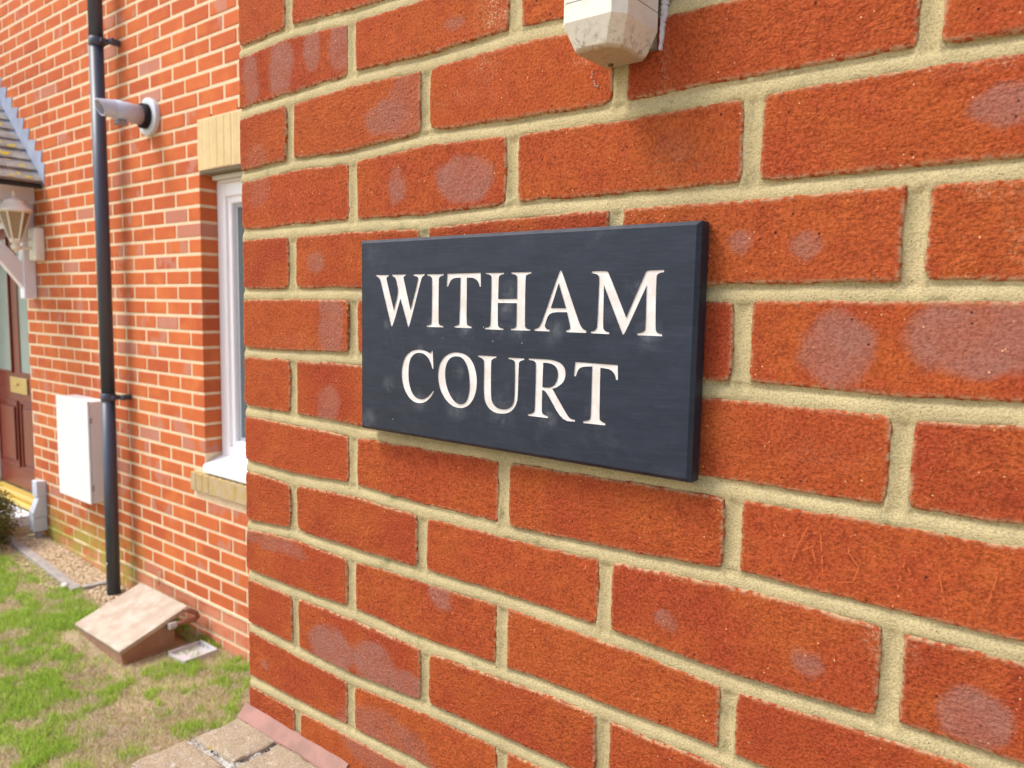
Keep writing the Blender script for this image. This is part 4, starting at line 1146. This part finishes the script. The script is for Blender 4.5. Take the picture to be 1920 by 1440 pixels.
# ------------------------------------------------------------------ gravel strip, concrete edging
kb = thing('concrete_edging', 'grey concrete edging between the gravel strip and the lawn', 'edging')
def kerb(x0, y0, x1, y1, w):
    n_ = 8; b = MB(); rg = []
    d = Vector((x1 - x0, y1 - y0)).normalized(); nn = Vector((-d.y, d.x)) * w / 2
    for i in range(n_ + 1):
        t_ = i / n_; x_ = x0 + (x1 - x0) * t_; y_ = y0 + (y1 - y0) * t_
        zt_ = float(gz(x_)) + 22 + random.uniform(-2, 2)
        rg.append([(x_ - nn.x, y_ - nn.y, zt_ - 80), (x_ - nn.x, y_ - nn.y, zt_ - 4), (x_ - nn.x * .85, y_ - nn.y * .85, zt_), (x_ + nn.x * .85, y_ + nn.y * .85, zt_), (x_ + nn.x, y_ + nn.y, zt_ - 4), (x_ + nn.x, y_ + nn.y, zt_ - 80)])
    loft(b, rg); b.build('kerb_strip', M_CONC, kb)
kerb(-3560, 1180, -4690, 1205, 52); kerb(-3560, 1207, -3545, FARY - 4, 42)
b = MB()
ico = bmesh.new(); bmesh.ops.create_icosphere(ico, subdivisions=1, radius=1); iv = np.array([v.co[:] for v in ico.verts]); ifc = np.array([[v.index for v in f.verts] for f in ico.faces]); ico.free()
N = 5200
px = np.concatenate([RNG.uniform(-4640, -3580, 3900), RNG.uniform(-3580, -3130, 1300)]); py = RNG.uniform(1215, FARY - 3, N)
py[3900:] = RNG.uniform(1190, FARY - 3, 1300)
extra = 260; px = np.concatenate([px, RNG.uniform(-4600, -3650, extra)]); py = np.concatenate([py, RNG.normal(1130, 28, extra)]); N += extra
sc_ = RNG.uniform(4.5, 9.5, N); pz = gz(px) + RNG.uniform(0, 9, N)
R3 = RNG.normal(size=(N, 3)); sxyz = np.stack([sc_ * RNG.uniform(.8, 1.3, N), sc_ * RNG.uniform(.8, 1.3, N), sc_ * RNG.uniform(.5, .8, N)], 1)
V = (iv[None] * sxyz[:, None, :] * RNG.uniform(.85, 1.15, (N, len(iv), 1)) + np.stack([px, py, pz], 1)[:, None, :]).reshape(-1, 3)
F = (ifc[None] + (np.arange(N) * len(iv))[:, None, None]).reshape(-1, 3)
gr = mesh_np('gravel', V, F, M_GRAVEL, smooth=False, attrs={'rnd': np.repeat(RNG.uniform(0, 1, N), len(iv))})
tag(gr, 'tan pea gravel strip along the foot of the house wall', None, kind='stuff')
b = MB(); b.add((iv * 22 + np.array([-3640, 1150, float(gz(-3640)) + 16])).tolist(), ifc.tolist()); tag(b.build('pebble', simple('white_pebble', (.78, .76, .72), .6, .3), None, True), 'single white pebble at the corner of the concrete edging', 'pebble')

# ------------------------------------------------------------------ grass
def blades(n, x0, x1, y0, y1, sd, big=1.0):
    r = np.random.default_rng(sd)
    x = r.uniform(x0, x1, n); y = r.uniform(y0, y1, n)
    dry_bias = -.30 + .45 * np.clip((-2700 - x) / 1100, -.7, 1)          # greener to the left
    patch = smooth_noise(x, y, 170, 201, 4) * 1.5 + dry_bias + .17
    patch2 = smooth_noise(x, y, 55, 207, 2)
    green = np.clip((patch + .9 * patch2) * 1.1 + .45, .04, .93)
    isg = r.uniform(0, 1, n) < green
    dens = smooth_noise(x, y, 120, 215, 3)
    keep = r.uniform(0, 1, n) < np.where(isg, .95, np.clip(.62 + dens * .7, .15, 1))
    keep &= ~((x > BX0 - 5) & (x < BX1 + 5) & (y > BYF - 0) & (y < BYB))
    keep &= ~((x > BX0 - 60) & (x < BX1 + 70) & (y > BYF - 70) & (y < BYB) & (r.uniform(0, 1, n) < .75))
    keep &= ~((x > -2550) & (x < -2396) & (y > 1180) & (y < 1346) & (r.uniform(0, 1, n) < .85))
    keep &= ~((x < -3560) & (y > 1150)) & ~((x < -3120) & (y > 1210)) & ~((x < -3650) & (y > 1085) & (r.uniform(0, 1, n) < .8))
    keep &= ~((x < -4690) & (y > 636)) & ~((x > -6) & (y > -1240)) & (y < FARY - 4)
    x, y, isg = x[keep], y[keep], isg[keep]; n = len(x)
    h = np.where(isg, r.uniform(14, 40, n), r.uniform(6, 24, n)) * big
    w = np.where(isg, r.uniform(1.8, 3.8, n), r.uniform(1.5, 3.2, n)) * big
    th = r.uniform(0, 2 * np.pi, n); ln_ = np.where(isg, r.uniform(.1, .9, n), r.uniform(.6, 2.2, n)) * h
    lt = r.uniform(0, 2 * np.pi, n)
    cx, cyy = np.cos(th) * w / 2, np.sin(th) * w / 2; lx, ly = np.cos(lt) * ln_, np.sin(lt) * ln_
    z = gz(x) - 3 + r.uniform(0, 4, n)
    p = np.stack([np.stack([x - cx, y - cyy, z], 1), np.stack([x + cx, y + cyy, z], 1),
                  np.stack([x + cx * .7 + lx * .35, y + cyy * .7 + ly * .35, z + h * .6], 1), np.stack([x - cx * .7 + lx * .35, y - cyy * .7 + ly * .35, z + h * .6], 1),
                  np.stack([x + lx, y + ly, z + h * (1 - .0 * ln_)], 1)], 1)
    base = (np.arange(n) * 5)[:, None]
    tri = np.concatenate([base + np.array([[0, 1, 2]]), base + np.array([[0, 2, 3]]), base + np.array([[3, 2, 4]])])
    return p.reshape(-1, 3), tri, np.repeat(isg.astype(float) * r.uniform(.7, 1, n) , 5), np.repeat(r.uniform(0, 1, n), 5)
parts = [blades(150000, -5000, -1500, 350, FARY - 4, 301), blades(60000, -3300, -1700, 350, FARY - 4, 305), blades(45000, -7000, 3000, -3000, 400, 303, 1.6)]
Vs, Fs, gs, ts = [], [], [], []; o_ = 0
for (p, tr_, g_, t_) in parts:
    Vs.append(p); Fs.append(tr_ + o_); gs.append(g_); ts.append(t_); o_ += len(p)
go = mesh_np('grass', np.concatenate(Vs), np.concatenate(Fs), M_GRASS, attrs={'green': np.concatenate(gs), 'tone': np.concatenate(ts) ** 1.5})
tag(go, 'patchy lawn of green and straw coloured short grass', None, kind='stuff')

# ------------------------------------------------------------------ shrub at the left edge
sh = thing('shrub', 'small brown and green conifer shrub at the left edge before the step', 'shrub')
SC = np.array([-4655., 1000., -1415.]); N = 15000
r = np.random.default_rng(55)
d = r.normal(size=(N, 3)); d /= np.linalg.norm(d, axis=1)[:, None]
rad = r.uniform(.4, 1, N) ** .5 * 240 * (1 + .13 * np.sin(d[:, 0] * 9 + d[:, 2] * 7) + .08 * np.sin(d[:, 1] * 15))
c = SC + d * rad[:, None] * np.array([1, 1, 1.05])
c = c[c[:, 2] > -1640]; N = len(c)
a = r.normal(size=(N, 3)); a /= np.linalg.norm(a, axis=1)[:, None]; bq = np.cross(a, r.normal(size=(N, 3))); bq /= np.linalg.norm(bq, axis=1)[:, None]
sz = r.uniform(6, 15, N)[:, None]
V = np.stack([c - a * sz, c + bq * sz * .35, c + a * sz, c - bq * sz * .35], 1).reshape(-1, 3)
F = np.arange(N * 4).reshape(-1, 4)
mesh_np('foliage', V, F, M_SHRUB, sh, attrs={'rnd': np.repeat(r.uniform(0, 1, N), 4)})
b = MB(); b.tube([(SC[0], SC[1], -1650), (SC[0] + 8, SC[1], -1500), (SC[0], SC[1] + 6, -1380)], [18, 14, 8], 8)
for i in range(14):
    q = r.normal(size=3); q[2] = abs(q[2]) * .6 - .1; q /= np.linalg.norm(q)
    e_ = SC + q * 200; b.tube([(SC[0], SC[1], -1500), tuple(e_)], [7, 2], 5)
b.build('stem', simple('shrub_stem', (.12, .07, .04), .9, .1), sh, True)
# dried stalk by the wall
b = MB(); b.tube([(-3020, 1380, -1540), (-3010, 1376, -1480), (-2998, 1374, -1450)], [2.5, 2.5, 2], 6); b.tube([(-3035, 1380, -1540), (-3032, 1376, -1490), (-3015, 1374, -1455)], [2, 2, 1.5], 6)
tag(b.build('dry_stalk', simple('straw', (.62, .52, .36), .8, .1), None, True), 'pale dry stalk standing against the wall behind the slanted box', 'plant')
